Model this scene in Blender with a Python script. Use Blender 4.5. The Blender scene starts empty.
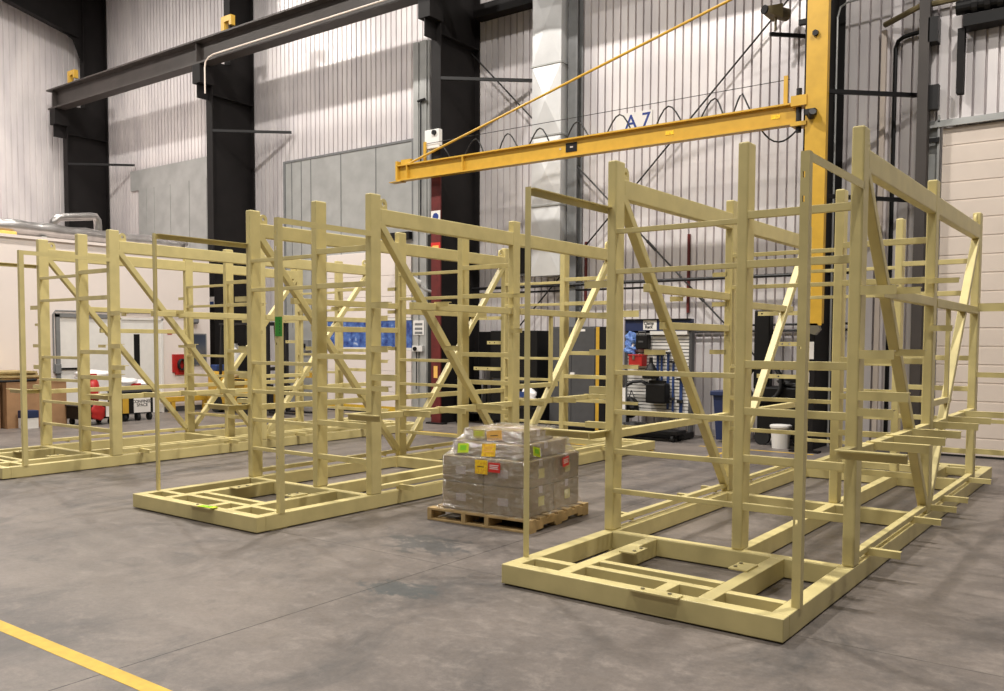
import bpy, bmesh, math, random
from mathutils import Vector, Matrix
random.seed(7)
SC = bpy.context.scene
COL = SC.collection
PI = math.pi

# ------------------------------------------------------------------ materials
def lin(c):
    return tuple((x / 12.92 if x <= .04045 else ((x + .055) / 1.055) ** 2.4) for x in [v / 255 for v in c])

def mat(name, rgb, rough=.5, metal=0., noise=0., nscale=8., bump=0., spec=.5, emit=None, dark=None, coords='Object'):
    m = bpy.data.materials.new(name); m.use_nodes = True
    nt = m.node_tree; b = nt.nodes['Principled BSDF']
    c = lin(rgb)
    b.inputs['Base Color'].default_value = (*c, 1)
    b.inputs['Roughness'].default_value = rough
    b.inputs['Metallic'].default_value = metal
    b.inputs['Specular IOR Level'].default_value = spec
    if noise or bump:
        tc = nt.nodes.new('ShaderNodeTexCoord')
        nz = nt.nodes.new('ShaderNodeTexNoise'); nz.inputs['Scale'].default_value = nscale
        nz.inputs['Detail'].default_value = 5
        nt.links.new(tc.outputs[coords], nz.inputs['Vector'])
        if noise:
            r = nt.nodes.new('ShaderNodeMix'); r.data_type = 'RGBA'
            d = lin(dark) if dark else tuple(x * (1 - noise) for x in c)
            r.inputs[6].default_value = (*d, 1)
            r.inputs[7].default_value = (*[min(1, x * (1 + noise * .4)) for x in c], 1)
            mr = nt.nodes.new('ShaderNodeMapRange')
            mr.inputs[1].default_value = .3; mr.inputs[2].default_value = .65
            nt.links.new(nz.outputs['Fac'], mr.inputs[0])
            nt.links.new(mr.outputs[0], r.inputs[0])
            nt.links.new(r.outputs[2], b.inputs['Base Color'])
        if bump:
            bp = nt.nodes.new('ShaderNodeBump'); bp.inputs['Strength'].default_value = bump
            bp.inputs['Distance'].default_value = .01
            nt.links.new(nz.outputs['Fac'], bp.inputs['Height'])
            nt.links.new(bp.outputs[0], b.inputs['Normal'])
    if emit:
        b.inputs['Emission Color'].default_value = (*lin(emit[0]), 1)
        b.inputs['Emission Strength'].default_value = emit[1]
    return m

M = {}
M['cream'] = mat('cream_paint', (204, 190, 134), .42, noise=.10, nscale=5, spec=.4)
M['yellow'] = mat('crane_yellow_paint', (200, 158, 54), .4, noise=.10, nscale=6)
M['column'] = mat('dark_steel_paint', (24, 21, 21), .65, noise=.25, nscale=3, spec=.25)
M['oldcard'] = mat('weathered_cardboard', (170, 150, 104), .85, noise=.3, nscale=7)
M['runway'] = mat('runway_steel', (62, 56, 53), .55, noise=.25, nscale=2)
M['black'] = mat('black_plastic', (17, 16, 17), .5, noise=.2, spec=.3)
M['blackmetal'] = mat('black_metal', (30, 29, 30), .45, noise=.2, spec=.35)
M['rubber'] = mat('rubber', (22, 22, 22), .8, noise=.2)
M['galv'] = mat('galvanised_sheet', (182, 183, 181), .36, metal=.35, noise=.14, nscale=2.5)
M['duct'] = mat('duct_sheet', (222, 222, 222), .42, metal=.45, noise=.08, nscale=3)
M['foil'] = mat('foil_wrap', (168, 164, 162), .32, metal=.8, noise=.15, nscale=6, bump=.8)
M['office'] = mat('office_white', (228, 217, 211), .7, noise=.03, nscale=1.5)
M['white'] = mat('white_paint', (225, 222, 218), .55, noise=.04)
M['doorwhite'] = mat('door_panel', (222, 208, 196), .6, noise=.04, nscale=3)
M['greypaint'] = mat('grey_paint', (120, 121, 122), .5, noise=.1)
M['cabgrey'] = mat('cabinet_grey', (74, 74, 76), .5, noise=.1)
M['red'] = mat('red_paint', (176, 34, 30), .5, noise=.2)
M['darkred'] = mat('dark_red_paint', (98, 28, 26), .6, noise=.3, nscale=6)
M['blue'] = mat('blue_plastic', (40, 66, 122), .45, noise=.15)
M['navy'] = mat('navy_paint', (34, 46, 84), .5, noise=.1)
M['paleblue'] = mat('pale_blue', (110, 146, 205), .5, noise=.3, nscale=20, dark=(60, 90, 165))
M['card'] = mat('cardboard', (166, 128, 92), .8, noise=.14, nscale=6)
M['cardgrey'] = mat('cardboard_wrapped', (140, 121, 80), .7, noise=.14, nscale=7)
M['wood'] = mat('pallet_wood', (182, 154, 106), .8, noise=.3, nscale=9, bump=.3)
M['bolt'] = mat('zinc_bolt', (150, 145, 130), .35, metal=.8)
M['green'] = mat('green_tag', (48, 140, 42), .5, noise=.08)
M['lime'] = mat('lime_paper', (200, 222, 40), .7, noise=.1, nscale=25)
M['limegreen'] = mat('lime_ink', (130, 205, 30), .7, noise=.1)
M['orange'] = mat('orange_paper', (238, 186, 96), .7, noise=.05)
M['hazard'] = mat('hazard_yellow', (240, 206, 36), .6, noise=.3, nscale=45, dark=(214, 150, 30))
M['paleyellow'] = mat('faded_yellow_paper', (206, 196, 116), .7, noise=.1, nscale=25)
M['redpaper'] = mat('red_label', (206, 42, 34), .6, noise=.05)
M['paper'] = mat('paper', (232, 228, 224), .7, noise=.03)
M['greypaper'] = mat('pale_label', (190, 178, 172), .7, noise=.05)
M['ink'] = mat('ink', (40, 40, 44), .7, noise=.05)
M['blueink'] = mat('blue_ink', (34, 60, 136), .6, noise=.05)
M['linepaint'] = mat('line_paint', (206, 168, 52), .55, noise=.16, nscale=14)
M['glass'] = mat('dark_glass', (70, 74, 80), .1, noise=.05, spec=.8)
M['darkstrip'] = mat('dark_gap', (30, 28, 26), .9, noise=.1)
M['cable'] = mat('cable', (30, 30, 32), .6, noise=.1)
M['rod'] = mat('brace_rod', (40, 38, 38), .5, noise=.1)
M['bronze'] = mat('speaker_bronze', (112, 100, 70), .5, noise=.15)
M['bag'] = mat('white_plastic_bag', (228, 224, 224), .35, noise=.08, nscale=10, bump=.6)

def corrugated_material():
    m = mat('corrugated_steel', (206, 201, 201), .36, metal=.22, noise=.0)
    nt = m.node_tree; b = nt.nodes['Principled BSDF']
    tc = nt.nodes.new('ShaderNodeTexCoord')
    mp = nt.nodes.new('ShaderNodeMapping'); mp.inputs['Scale'].default_value = (1.4, 1.4, .35)
    nz = nt.nodes.new('ShaderNodeTexNoise'); nz.inputs['Scale'].default_value = 1.6; nz.inputs['Detail'].default_value = 6
    cr = nt.nodes.new('ShaderNodeValToRGB')
    cr.color_ramp.elements[0].position = .3; cr.color_ramp.elements[0].color = (*lin((212, 206, 208)), 1)
    cr.color_ramp.elements[1].position = .7; cr.color_ramp.elements[1].color = (*lin((238, 232, 231)), 1)
    nt.links.new(tc.outputs['Object'], mp.inputs[0]); nt.links.new(mp.outputs[0], nz.inputs['Vector'])
    nt.links.new(nz.outputs['Fac'], cr.inputs[0]); nt.links.new(cr.outputs[0], b.inputs['Base Color'])
    return m
M['corr'] = corrugated_material()

def floor_material():
    m = bpy.data.materials.new('concrete_floor'); m.use_nodes = True
    nt = m.node_tree; b = nt.nodes['Principled BSDF']; N = nt.nodes.new; Lk = nt.links.new
    tc = N('ShaderNodeTexCoord')
    def noise(scale, det=6, rough=.6, sc=(1, 1, 1), dist=0.):
        mp = N('ShaderNodeMapping'); mp.inputs['Scale'].default_value = sc
        n = N('ShaderNodeTexNoise'); n.inputs['Scale'].default_value = scale; n.inputs['Detail'].default_value = det
        n.inputs['Roughness'].default_value = rough; n.inputs['Distortion'].default_value = dist
        Lk(tc.outputs['Object'], mp.inputs[0]); Lk(mp.outputs[0], n.inputs['Vector']); return n
    def ramp(src, p0, p1, c0=(0, 0, 0, 1), c1=(1, 1, 1, 1)):
        r = N('ShaderNodeValToRGB'); r.color_ramp.elements[0].position = p0; r.color_ramp.elements[1].position = p1
        r.color_ramp.elements[0].color = c0; r.color_ramp.elements[1].color = c1
        Lk(src, r.inputs[0]); return r
    def mix(f, a, bb, mode='MIX'):
        x = N('ShaderNodeMix'); x.data_type = 'RGBA'; x.blend_type = mode
        for s, v in ((0, f), (6, a), (7, bb)):
            if hasattr(v, 'links') or hasattr(v, 'is_linked'): Lk(v, x.inputs[s])
            else: x.inputs[s].default_value = v
        return x.outputs[2]
    c = lambda *rgb: (*lin(rgb), 1)
    big = noise(.5, 9, .68, dist=.3)
    base = ramp(big.outputs['Fac'], .33, .66, c(100, 94, 91), c(136, 126, 119)).outputs[0]
    mid = noise(4.5, 9, .78, (1, 1.3, 1), .3)
    base = mix(ramp(mid.outputs['Fac'], .5, .72).outputs[0], base, c(148, 138, 130))
    # oily, bluish dark wear patches
    wear = noise(.9, 10, .74, (1.4, .8, 1), .5)
    wf = ramp(wear.outputs['Fac'], .50, .68).outputs[0]
    wm = N('ShaderNodeMath'); wm.operation = 'MULTIPLY'; wm.inputs[1].default_value = .72
    Lk(wf, wm.inputs[0])
    base = mix(wm.outputs[0], base, c(66, 66, 68))
    fine = noise(26, 4, .75)
    base = mix(.5, base, ramp(fine.outputs['Fac'], .3, .7, (.55, .55, .55, 1), (1, 1, 1, 1)).outputs[0], 'MULTIPLY')
    grit = noise(90, 3, .8)
    base = mix(.35, base, ramp(grit.outputs['Fac'], .3, .7, (.6, .6, .6, 1), (1, 1, 1, 1)).outputs[0], 'MULTIPLY')
    # old oil-darkened patches, each with its own outline
    def patch(x, y, rx, ry, col, amt):
        nonlocal base
        mp = N('ShaderNodeMapping'); mp.vector_type = 'TEXTURE'; mp.inputs['Location'].default_value = (x, y, 0); mp.inputs['Scale'].default_value = (rx, ry, 1)
        Lk(tc.outputs['Object'], mp.inputs[0])
        ln = N('ShaderNodeVectorMath'); ln.operation = 'LENGTH'; Lk(mp.outputs[0], ln.inputs[0])
        ad = N('ShaderNodeMath'); ad.operation = 'MULTIPLY_ADD'; Lk(mid.outputs['Fac'], ad.inputs[0]); ad.inputs[1].default_value = 1.5; Lk(ln.outputs['Value'], ad.inputs[2])
        r = ramp(ad.outputs[0], .95, 1.75, (1, 1, 1, 1), (0, 0, 0, 1))
        m_ = N('ShaderNodeMath'); m_.operation = 'MULTIPLY'; m_.inputs[1].default_value = amt; Lk(r.outputs[0], m_.inputs[0])
        base = mix(m_.outputs[0], base, col)
    patch(-3.9, 4.2, 1.0, .8, c(70, 76, 78), .75)
    patch(-4.6, 5.3, 1.6, .9, c(66, 70, 72), .7)
    patch(-2.4, 5.2, 1.4, 1.2, c(70, 74, 76), .55)
    patch(-8.5, 3.6, 1.6, .6, c(86, 84, 82), .5)
    # pale scuffs, stretched
    sc_ = noise(3.2, 6, .8, (.35, 3.2, 1), 1.2)
    sf = N('ShaderNodeMath'); sf.operation = 'MULTIPLY'; sf.inputs[1].default_value = .45
    Lk(ramp(sc_.outputs['Fac'], .66, .76).outputs[0], sf.inputs[0])
    base = mix(sf.outputs[0], base, c(165, 157, 150))
    # saw-cut control joints
    sp = N('ShaderNodeSeparateXYZ'); Lk(tc.outputs['Object'], sp.inputs[0])
    wob = noise(14, 3)
    def joint(axis, pos, w):
        s = N('ShaderNodeMath'); s.operation = 'SUBTRACT'; Lk(sp.outputs[axis], s.inputs[0]); s.inputs[1].default_value = pos
        a = N('ShaderNodeMath'); a.operation = 'ABSOLUTE'; Lk(s.outputs[0], a.inputs[0])
        w1 = N('ShaderNodeMath'); w1.operation = 'MULTIPLY'; Lk(wob.outputs['Fac'], w1.inputs[0]); w1.inputs[1].default_value = w * 2
        l = N('ShaderNodeMath'); l.operation = 'LESS_THAN'; Lk(a.outputs[0], l.inputs[0]); Lk(w1.outputs[0], l.inputs[1])
        return l.outputs[0]
    j = joint(0, -4.08, .0045)
    base = mix(j, base, c(48, 44, 42))
    j2 = joint(1, 4.885, .004)
    base = mix(j2, base, c(66, 62, 59))
    Lk(base, b.inputs['Base Color'])
    rr = ramp(mid.outputs['Fac'], .3, .7, (.36, .36, .36, 1), (.56, .56, .56, 1))
    Lk(rr.outputs[0], b.inputs['Roughness'])
    b.inputs['Specular IOR Level'].default_value = .35
    bp = N('ShaderNodeBump'); bp.inputs['Strength'].default_value = .12; bp.inputs['Distance'].default_value = .004
    Lk(fine.outputs['Fac'], bp.inputs['Height']); Lk(bp.outputs[0], b.inputs['Normal'])
    return m
M['floor'] = floor_material()

def wrap_material():
    m = bpy.data.materials.new('stretch_film'); m.use_nodes = True
    nt = m.node_tree; nt.nodes.clear(); N = nt.nodes.new; Lk = nt.links.new
    out = N('ShaderNodeOutputMaterial'); tr = N('ShaderNodeBsdfTransparent'); gl = N('ShaderNodeBsdfGlossy')
    df = N('ShaderNodeBsdfDiffuse'); m1 = N('ShaderNodeMixShader'); m2 = N('ShaderNodeMixShader')
    tr.inputs[0].default_value = (.97, .96, .94, 1); gl.inputs['Roughness'].default_value = .2
    gl.inputs[0].default_value = (.9, .9, .9, 1); df.inputs[0].default_value = (.72, .70, .67, 1)
    tc = N('ShaderNodeTexCoord'); mp = N('ShaderNodeMapping'); mp.inputs['Scale'].default_value = (1, 1, 2.2)
    nz = N('ShaderNodeTexNoise'); nz.inputs['Scale'].default_value = 9; nz.inputs['Detail'].default_value = 6
    nz.inputs['Distortion'].default_value = 1.2
    Lk(tc.outputs['Object'], mp.inputs[0]); Lk(mp.outputs[0], nz.inputs['Vector'])
    bp = N('ShaderNodeBump'); bp.inputs['Strength'].default_value = 1.; bp.inputs['Distance'].default_value = .12
    Lk(nz.outputs['Fac'], bp.inputs['Height']); Lk(bp.outputs[0], gl.inputs['Normal'])
    mr = N('ShaderNodeMapRange'); mr.inputs[1].default_value = .5; mr.inputs[2].default_value = .75
    mr.inputs[3].default_value = .01; mr.inputs[4].default_value = .30
    Lk(nz.outputs['Fac'], mr.inputs[0])
    Lk(mr.outputs[0], m1.inputs[0]); Lk(tr.outputs[0], m1.inputs[1]); Lk(df.outputs[0], m1.inputs[2])
    m2.inputs[0].default_value = .24
    Lk(m1.outputs[0], m2.inputs[1]); Lk(gl.outputs[0], m2.inputs[2]); Lk(m2.outputs[0], out.inputs[0])
    return m
M['film'] = wrap_material()

def sky_band_material():
    # evening sky seen through the glazed strip of the loading door, speckled plastic glazing
    m = mat('blue_glazing', (44, 70, 140), .25, noise=.0)
    nt = m.node_tree; b = nt.nodes['Principled BSDF']; N = nt.nodes.new
    tc = N('ShaderNodeTexCoord'); nz = N('ShaderNodeTexNoise'); nz.inputs['Scale'].default_value = 6; nz.inputs['Detail'].default_value = 8
    cr = N('ShaderNodeValToRGB'); e = cr.color_ramp.elements
    e[0].position = .35; e[0].color = (*lin((38, 58, 124)), 1); e[1].position = .6; e[1].color = (*lin((84, 118, 186)), 1)
    x = e.new(.72); x.color = (*lin((215, 222, 235)), 1)
    nt.links.new(tc.outputs['Object'], nz.inputs['Vector']); nt.links.new(nz.outputs['Fac'], cr.inputs[0])
    nt.links.new(cr.outputs[0], b.inputs['Base Color'])
    return m
M['bluewin'] = sky_band_material()

# ------------------------------------------------------------------ geometry helpers
class MB:
    def __init__(s): s.bm = bmesh.new()
    def box(s, x0, x1, y0, y1, z0, z1, bev=0.):
        b = bmesh.new()
        bmesh.ops.create_cube(b, size=1)
        for v in b.verts:
            v.co = Vector(((x0 + x1) / 2 + v.co.x * (x1 - x0), (y0 + y1) / 2 + v.co.y * (y1 - y0), (z0 + z1) / 2 + v.co.z * (z1 - z0)))
        if bev:
            bmesh.ops.bevel(b, geom=list(b.edges), offset=bev, segments=2, affect='EDGES', profile=.5)
        s.add(b); return s
    def add(s, b, mtx=None):
        if mtx is not None: b.transform(mtx)
        me = bpy.data.meshes.new('tmp'); b.to_mesh(me); b.free(); s.bm.from_mesh(me); bpy.data.meshes.remove(me)
    def bar(s, p, q, w, h, up=(0, 0, 1), bev=0.):
        p, q = Vector(p), Vector(q); d = (q - p); L = d.length; d.normalize()
        u = Vector(up); side = d.cross(u)
        if side.length < 1e-5: side = d.cross(Vector((1, 0, 0)))
        side.normalize(); u = side.cross(d)
        t = MB().box(-w / 2, w / 2, 0, L, -h / 2, h / 2, bev)
        mt = Matrix((( side.x, d.x, u.x, p.x), (side.y, d.y, u.y, p.y), (side.z, d.z, u.z, p.z), (0, 0, 0, 1)))
        s.add(t.bm, mt); return s
    def cyl(s, p, q, r, r2=None, n=16, caps=True):
        p, q = Vector(p), Vector(q); d = q - p; L = d.length
        b = bmesh.new()
        bmesh.ops.create_cone(b, cap_ends=caps, segments=n, radius1=r, radius2=r if r2 is None else r2, depth=L)
        mt = Matrix.Translation((p + q) / 2) @ d.to_track_quat('Z', 'Y').to_matrix().to_4x4()
        s.add(b, mt); return s
    def tube(s, pts, r, n=8):
        pts = [Vector(p) for p in pts]; rings = []
        b = s.bm; prev = None
        for i, p in enumerate(pts):
            d = (pts[min(i + 1, len(pts) - 1)] - pts[max(i - 1, 0)]).normalized()
            ref = Vector((0, 0, 1)) if abs(d.z) < .95 else Vector((1, 0, 0))
            if prev is not None: ref = prev
            a = d.cross(ref).normalized(); c = a.cross(d).normalized(); prev = c
            rr = r(i / (len(pts) - 1)) if callable(r) else r
            rings.append([b.verts.new(p + (a * math.cos(t) + c * math.sin(t)) * rr) for t in [2 * PI * k / n for k in range(n)]])
        for i in range(len(rings) - 1):
            for k in range(n):
                b.faces.new((rings[i][k], rings[i][(k + 1) % n], rings[i + 1][(k + 1) % n], rings[i + 1][k]))
        b.faces.new(rings[0][::-1]); b.faces.new(rings[-1]); return s
    def lathe(s, prof, c=(0, 0, 0), n=24):
        b = s.bm; rings = []
        for r, z in prof:
            rings.append([b.verts.new((c[0] + r * math.cos(2 * PI * k / n), c[1] + r * math.sin(2 * PI * k / n), c[2] + z)) for k in range(n)])
        for i in range(len(rings) - 1):
            for k in range(n): b.faces.new((rings[i][k], rings[i][(k + 1) % n], rings[i + 1][(k + 1) % n], rings[i + 1][k]))
        b.faces.new(rings[0][::-1]); b.faces.new(rings[-1]); return s
    def poly(s, pts, depth):   # prism: polygon pts (3D, planar) extruded along depth vector
        b = s.bm; d = Vector(depth)
        A = [b.verts.new(p) for p in pts]; B = [b.verts.new(Vector(p) + d) for p in pts]; n = len(A)
        b.faces.new(A[::-1]); b.faces.new(B)
        for i in range(n): b.faces.new((A[i], A[(i + 1) % n], B[(i + 1) % n], B[i]))
        return s
    def blob(s, c, r, seed=0, amp=.2, sub=3):
        b = bmesh.new(); bmesh.ops.create_icosphere(b, subdivisions=sub, radius=1)
        rnd = random.Random(seed); ph = [rnd.uniform(0, 6) for _ in range(6)]
        for v in b.verts:
            k = 1 + amp * (math.sin(3 * v.co.x + ph[0]) * math.sin(4 * v.co.y + ph[1]) + .6 * math.sin(7 * v.co.z + ph[2] + 3 * v.co.x))
            v.co = Vector((c[0] + v.co.x * r[0] * k, c[1] + v.co.y * r[1] * k, c[2] + v.co.z * r[2] * k))
        s.add(b); return s
    def build(s, name, m, parent=None, loc=None, smooth=False):
        bmesh.ops.recalc_face_normals(s.bm, faces=list(s.bm.faces))
        me = bpy.data.meshes.new(name); s.bm.to_mesh(me); s.bm.free()
        me.materials.append(M[m] if isinstance(m, str) else m)
        if smooth:
            for p in me.polygons: p.use_smooth = True
        o = bpy.data.objects.new(name, me); COL.objects.link(o)
        if parent is not None: o.parent = parent
        if loc is not None: o.location = loc
        return o

def tag(o, label=None, cat=None, group=None, kind=None):
    if label: o['label'] = label
    if cat: o['category'] = cat
    if group: o['group'] = group
    if kind: o['kind'] = kind
    return o
def empty(name, loc=(0, 0, 0), label=None, cat=None, group=None, rz=0):
    o = bpy.data.objects.new(name, None); COL.objects.link(o); o.empty_display_size = .1
    o.location = loc; o.rotation_euler = (0, 0, rz)
    return tag(o, label, cat, group)
def struct(name, mb, m): return tag(mb.build(name, m), kind='structure')
def copy_tree(o, parent=None):
    c = o.copy(); COL.objects.link(c)
    if parent is not None: c.parent = parent
    for ch in list(o.children): copy_tree(ch, c)
    return c
def text(name, body, size, m, parent, mtx, align='CENTER', depth=.002):
    cu = bpy.data.curves.new('lettering', 'FONT'); cu.body = body; cu.size = size; cu.extrude = depth
    cu.offset = .004 if size > .2 else .0015; cu.align_x = align; cu.align_y = 'CENTER'; cu.space_line = .85
    t = bpy.data.objects.new('lettering', cu); COL.objects.link(t)
    bpy.context.view_layer.update()
    me = bpy.data.meshes.new_from_object(t.evaluated_get(bpy.context.evaluated_depsgraph_get()))
    bpy.data.objects.remove(t); bpy.data.curves.remove(cu)
    me.transform(mtx); me.materials.clear(); me.materials.append(M[m])
    o = bpy.data.objects.new(name, me); COL.objects.link(o); o.parent = parent
    return o
# text that faces -Y (towards the hall) at a point / text that faces +X
def facing_front(x, y, z): return Matrix.Translation((x, y, z)) @ Matrix.Rotation(PI / 2, 4, 'X')
def facing_right(x, y, z): return Matrix.Translation((x, y, z)) @ Matrix.Rotation(PI / 2, 4, 'Z') @ Matrix.Rotation(PI / 2, 4, 'X')

# ------------------------------------------------------------------ camera (eye height 1.65 m)
YAW, PITCH, ROLL = .63, -.0506, .0043
cam_d = bpy.data.cameras.new('camera'); cam = bpy.data.objects.new('camera', cam_d); COL.objects.link(cam)
cam.matrix_world = Matrix.Translation((0, 0, 1.65)) @ Matrix.Rotation(YAW, 4, 'Z') @ Matrix.Rotation(PI / 2 + PITCH, 4, 'X') @ Matrix.Rotation(ROLL, 4, 'Z')
cam_d.sensor_width = 36; cam_d.sensor_fit = 'HORIZONTAL'; cam_d.lens = 865.68 / 1004 * 36
cam_d.shift_y = (386.29 - 345.5) / 1004
cam_d.clip_start = .05; cam_d.clip_end = 200
SC.camera = cam

# ------------------------------------------------------------------ setting
WN = 14.6            # inner face of the long back wall
struct('floor', MB().box(-30, 9, -8, 15.2, -.2, 0), 'floor')

def corrugated(length, h0, h1, pitch=.158, depth=.07, groove=.034):
    """ribbed sheet in the x-z plane, facing -y, grooves reach +depth"""
    mb = MB(); prof = []; x = 0
    while x < length:
        prof += [(x, 0), (x + pitch - groove, 0), (x + pitch - groove * .72, depth), (x + pitch - groove * .28, depth)]
        x += pitch
    prof.append((x, 0))
    lo = [mb.bm.verts.new((a, b, h0)) for a, b in prof]; hi = [mb.bm.verts.new((a, b, h1)) for a, b in prof]
    for i in range(len(prof) - 1): mb.bm.faces.new((lo[i], lo[i + 1], hi[i + 1], hi[i]))
    # closed back
    a, b = mb.bm.verts.new((0, .1, h0)), mb.bm.verts.new((x, .1, h0)); c, d = mb.bm.verts.new((x, .1, h1)), mb.bm.verts.new((0, .1, h1))
    mb.bm.faces.new((a, d, c, b))
    return mb
wb = corrugated(35.4, 0, 13); wb.bm.transform(Matrix.Translation((-27.2, WN, 0)))
struct('wall_back', wb, 'corr')
wl = corrugated(24, 0, 13, .17, .045, .05); wl.bm.transform(Matrix.Translation((-26.3, -9, 0)) @ Matrix.Rotation(PI / 2, 4, 'Z'))
struct('wall_left', wl, 'corr')
struct('ceiling', MB().box(-30, 9, -8, 15, 13, 13.2), 'column')

# wall above and beside the loading door stands a little proud of the back wall
DN = 14.15
wo = corrugated(10.5, 4.86, 9); wo.bm.transform(Matrix.Translation((-2.6, DN, 0)))
struct('wall_over_door', wo, 'corr')
struct('trim_1', MB().box(-2.53, 8, DN - .04, DN + .02, 4.82, 4.89).box(-2.53, 8, DN - .02, DN + .02, 4.89, 4.92), 'galv')
# sectional loading door
dr = empty('door_1', (0, 0, 0)); dr['kind'] = 'structure'
for k in range(9):
    z0 = .02 + k * .5322; z1 = z0 + .5322
    p = MB().box(-2.37, 8, DN + .05, DN + .1, z0, z1)
    zm = (z0 + z1) / 2
    for za, zb in ((z0 + .012, zm - .012), (zm + .012, z1 - .012)): p.box(-2.37, 8, DN + .043, DN + .051, za, zb, .003)
    p.build('door_panel', 'doorwhite', dr)
MB().box(-2.37, 8, DN + .04, DN + .1, 0, .03).build('bottom_seal', 'rubber', dr)
t = MB().box(-2.43, -2.40, DN - .02, DN + .1, 0, 5).box(-2.66, -2.43, DN + .06, DN + .12, 0, 4.85)
t.build('door_track', 'galv', dr)
b = MB()
for z in (1.1, 2.5, 3.55, 4.6): b.box(-2.66, -2.40, DN - .06, DN - .02, z, z + .07)
b.build('track_bracket', 'blackmetal', dr)

# ------------------------------------------------------------------ steel racks
W, L, HB, H = 1.937, 7.465, .143, 3.088
V1, V2, V3, UM, PW, PD = 1.371, 3.719, 6.057, 1.072, .081, .143
VT, HT, BT, BB = .30, 2.722, 2.953, 2.798
G = .010   # gap under the skids (thin pads)
def make_rack():
    R = empty('steel_rack_frame')
    c = 'cream'
    def part(name, mb, m=c): return mb.build(name, m, R)
    bx = lambda *a: MB().box(*a)
    # skid base
    for u0 in (0, W - .1): part('base_rail', bx(u0, u0 + .1, .1, L - .1, G, HB, .005))
    for v0 in (0, L - .1): part('end_rail', bx(0, W, v0, v0 + .1, G, HB, .006))
    for va, vb in ((.1, V1 - .04), (V3 + .1 + .03, L - .1)):
        for u0 in (.40, 1.385): part('inner_rail', bx(u0, u0 + .095, va, vb, G, HB, .005))
    for v0 in (V1 - .04, V2 - .07, V3 + .03): part('cross_member', bx(.1, W - .1, v0, v0 + .095, G, HB, .005))
    for va, vb in ((V1 + .055, V2 - .07), (V2 + .025, V3 + .03)): part('centre_rail', bx(UM, UM + .085, va, vb, G, HB, .005))
    def fm(v): return v, .07
    for mirror in (0, 1):
        f = (lambda a, b: (a, b)) if not mirror else (lambda a, b: (L - b, L - a))
        for u0, u1, a, b_ in ((.1, .40, .255, .325), (.495, 1.385, .29, .355), (.495, 1.385, .465, .525), (1.48, W - .1, .29, .355)):
            va, vb = f(a, b_); part('cross_bar', bx(u0, u1, va, vb, .06, HB, .004))
        va, vb = f(.1, .29); part('spacer', bx(1.10, 1.18, va, vb, .06, HB, .004))
    for v in (.25, V1, V2, V3, L - .3):
        for u0 in (.0, W - .12): part('foot_pad', bx(u0 + .01, u0 + .11, v - .09, v + .09, 0, G, 0))
    # raised side rail and its spacers
    for s in (0, 1):
        ua, ub = (0.005, .06) if s == 0 else (W - .06, W - .005)
        for va, vb in ((V1 + PD, V2), (V2 + PD, V3)):
            part('raised_rail', bx(ua, ub, va, vb, .182, .226, .004))
    # posts
    for v in (V1, V2, V3):
        for u0 in (0, UM, W - PW):
            z0 = HB if u0 != UM else HB
            part('post', bx(u0, u0 + PW, v, v + PD, z0, H, .012))
    # rungs between the posts
    for v in (V1, V2, V3):
        for z in (.467, .785, 1.10, 1.415, 2.213, 2.53): part('ladder_rung', bx(PW - .004, UM + .004, v + .008, v + .046, z - .019, z + .019, .003))
        for z in (.466, .818, 1.160, 1.500, 2.217, 2.567): part('ladder_rung', bx(UM + PW - .004, W - PW + .004, v + .006, v + .044, z - .027, z + .027, .003))
    # top beams, diagonal braces
    for u0 in (0, W - PW):
        for va, vb in ((V1 + PD, V2), (V2 + PD, V3)): part('top_beam', bx(u0 + .002, u0 + PW - .002, va - .004, vb + .004, BB, BT, .008))
        uc = u0 + PW / 2
        part('diagonal_brace', MB().bar((uc, V1 + PD - .01, BB + .03), (uc, V2 + .0, .22), .074, .078, (1, 0, 0), .008))
        part('diagonal_brace', MB().bar((uc, V3 + .01, BB + .03), (uc, V2 + PD, .22), .074, .078, (1, 0, 0), .008))
        # lifting lugs
        for v, sgn in ((V1 + PD, 1), (V3, -1)):
            n = 14; cz, r, hole = BT + .055, .052, .02
            mb = MB(); bm = mb.bm
            for uu in (uc - .01, uc + .01):
                pass
            outer = [(v + sgn * 0, BT)] 
            ring_o, ring_i = [], []
            for k in range(n):
                a = 2 * PI * k / n
                oy, oz = v + sgn * .06 + r * math.cos(a), cz + r * math.sin(a)
                if math.sin(a) < 0: oz = BT; oy = v + sgn * .06 + r * (1.0 if math.cos(a) > 0 else -1.0) * (1 if abs(math.cos(a)) > .5 else abs(math.cos(a)) * 2)
                ring_o.append((oy, oz)); ring_i.append((v + sgn * .06 + hole * math.cos(a), cz + hole * math.sin(a)))
            q = {}
            for side, uu in ((0, uc - .012), (1, uc + .012)):
                q[side] = ([bm.verts.new((uu, y, z)) for y, z in ring_o], [bm.verts.new((uu, y, z)) for y, z in ring_i])
            for k in range(n):
                j = (k + 1) % n
                for sd in (0, 1): bm.faces.new((q[sd][0][k], q[sd][0][j], q[sd][1][j], q[sd][1][k]))
                bm.faces.new((q[0][0][k], q[0][0][j], q[1][0][j], q[1][0][k]))
                bm.faces.new((q[0][1][k], q[0][1][j], q[1][1][j], q[1][1][k]))
            part('lifting_lug', mb)
    # front corner uprights (angles) and the angles that tie them back to the posts
    part('corner_upright', bx(0, .045, VT - .045, VT - .039, HB, HT).box(0, .006, VT - .045, VT, HB, HT))
    sl = MB(); x0, x1 = W - .042, W + .008   # slotted front leg
    for za, zb in ((HB, .62), (.65, 1.62), (1.64, 2.44), (2.475, 2.575), (2.61, HT)): sl.box(x0, x1, VT - .054, VT - .048, za, zb)
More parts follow.
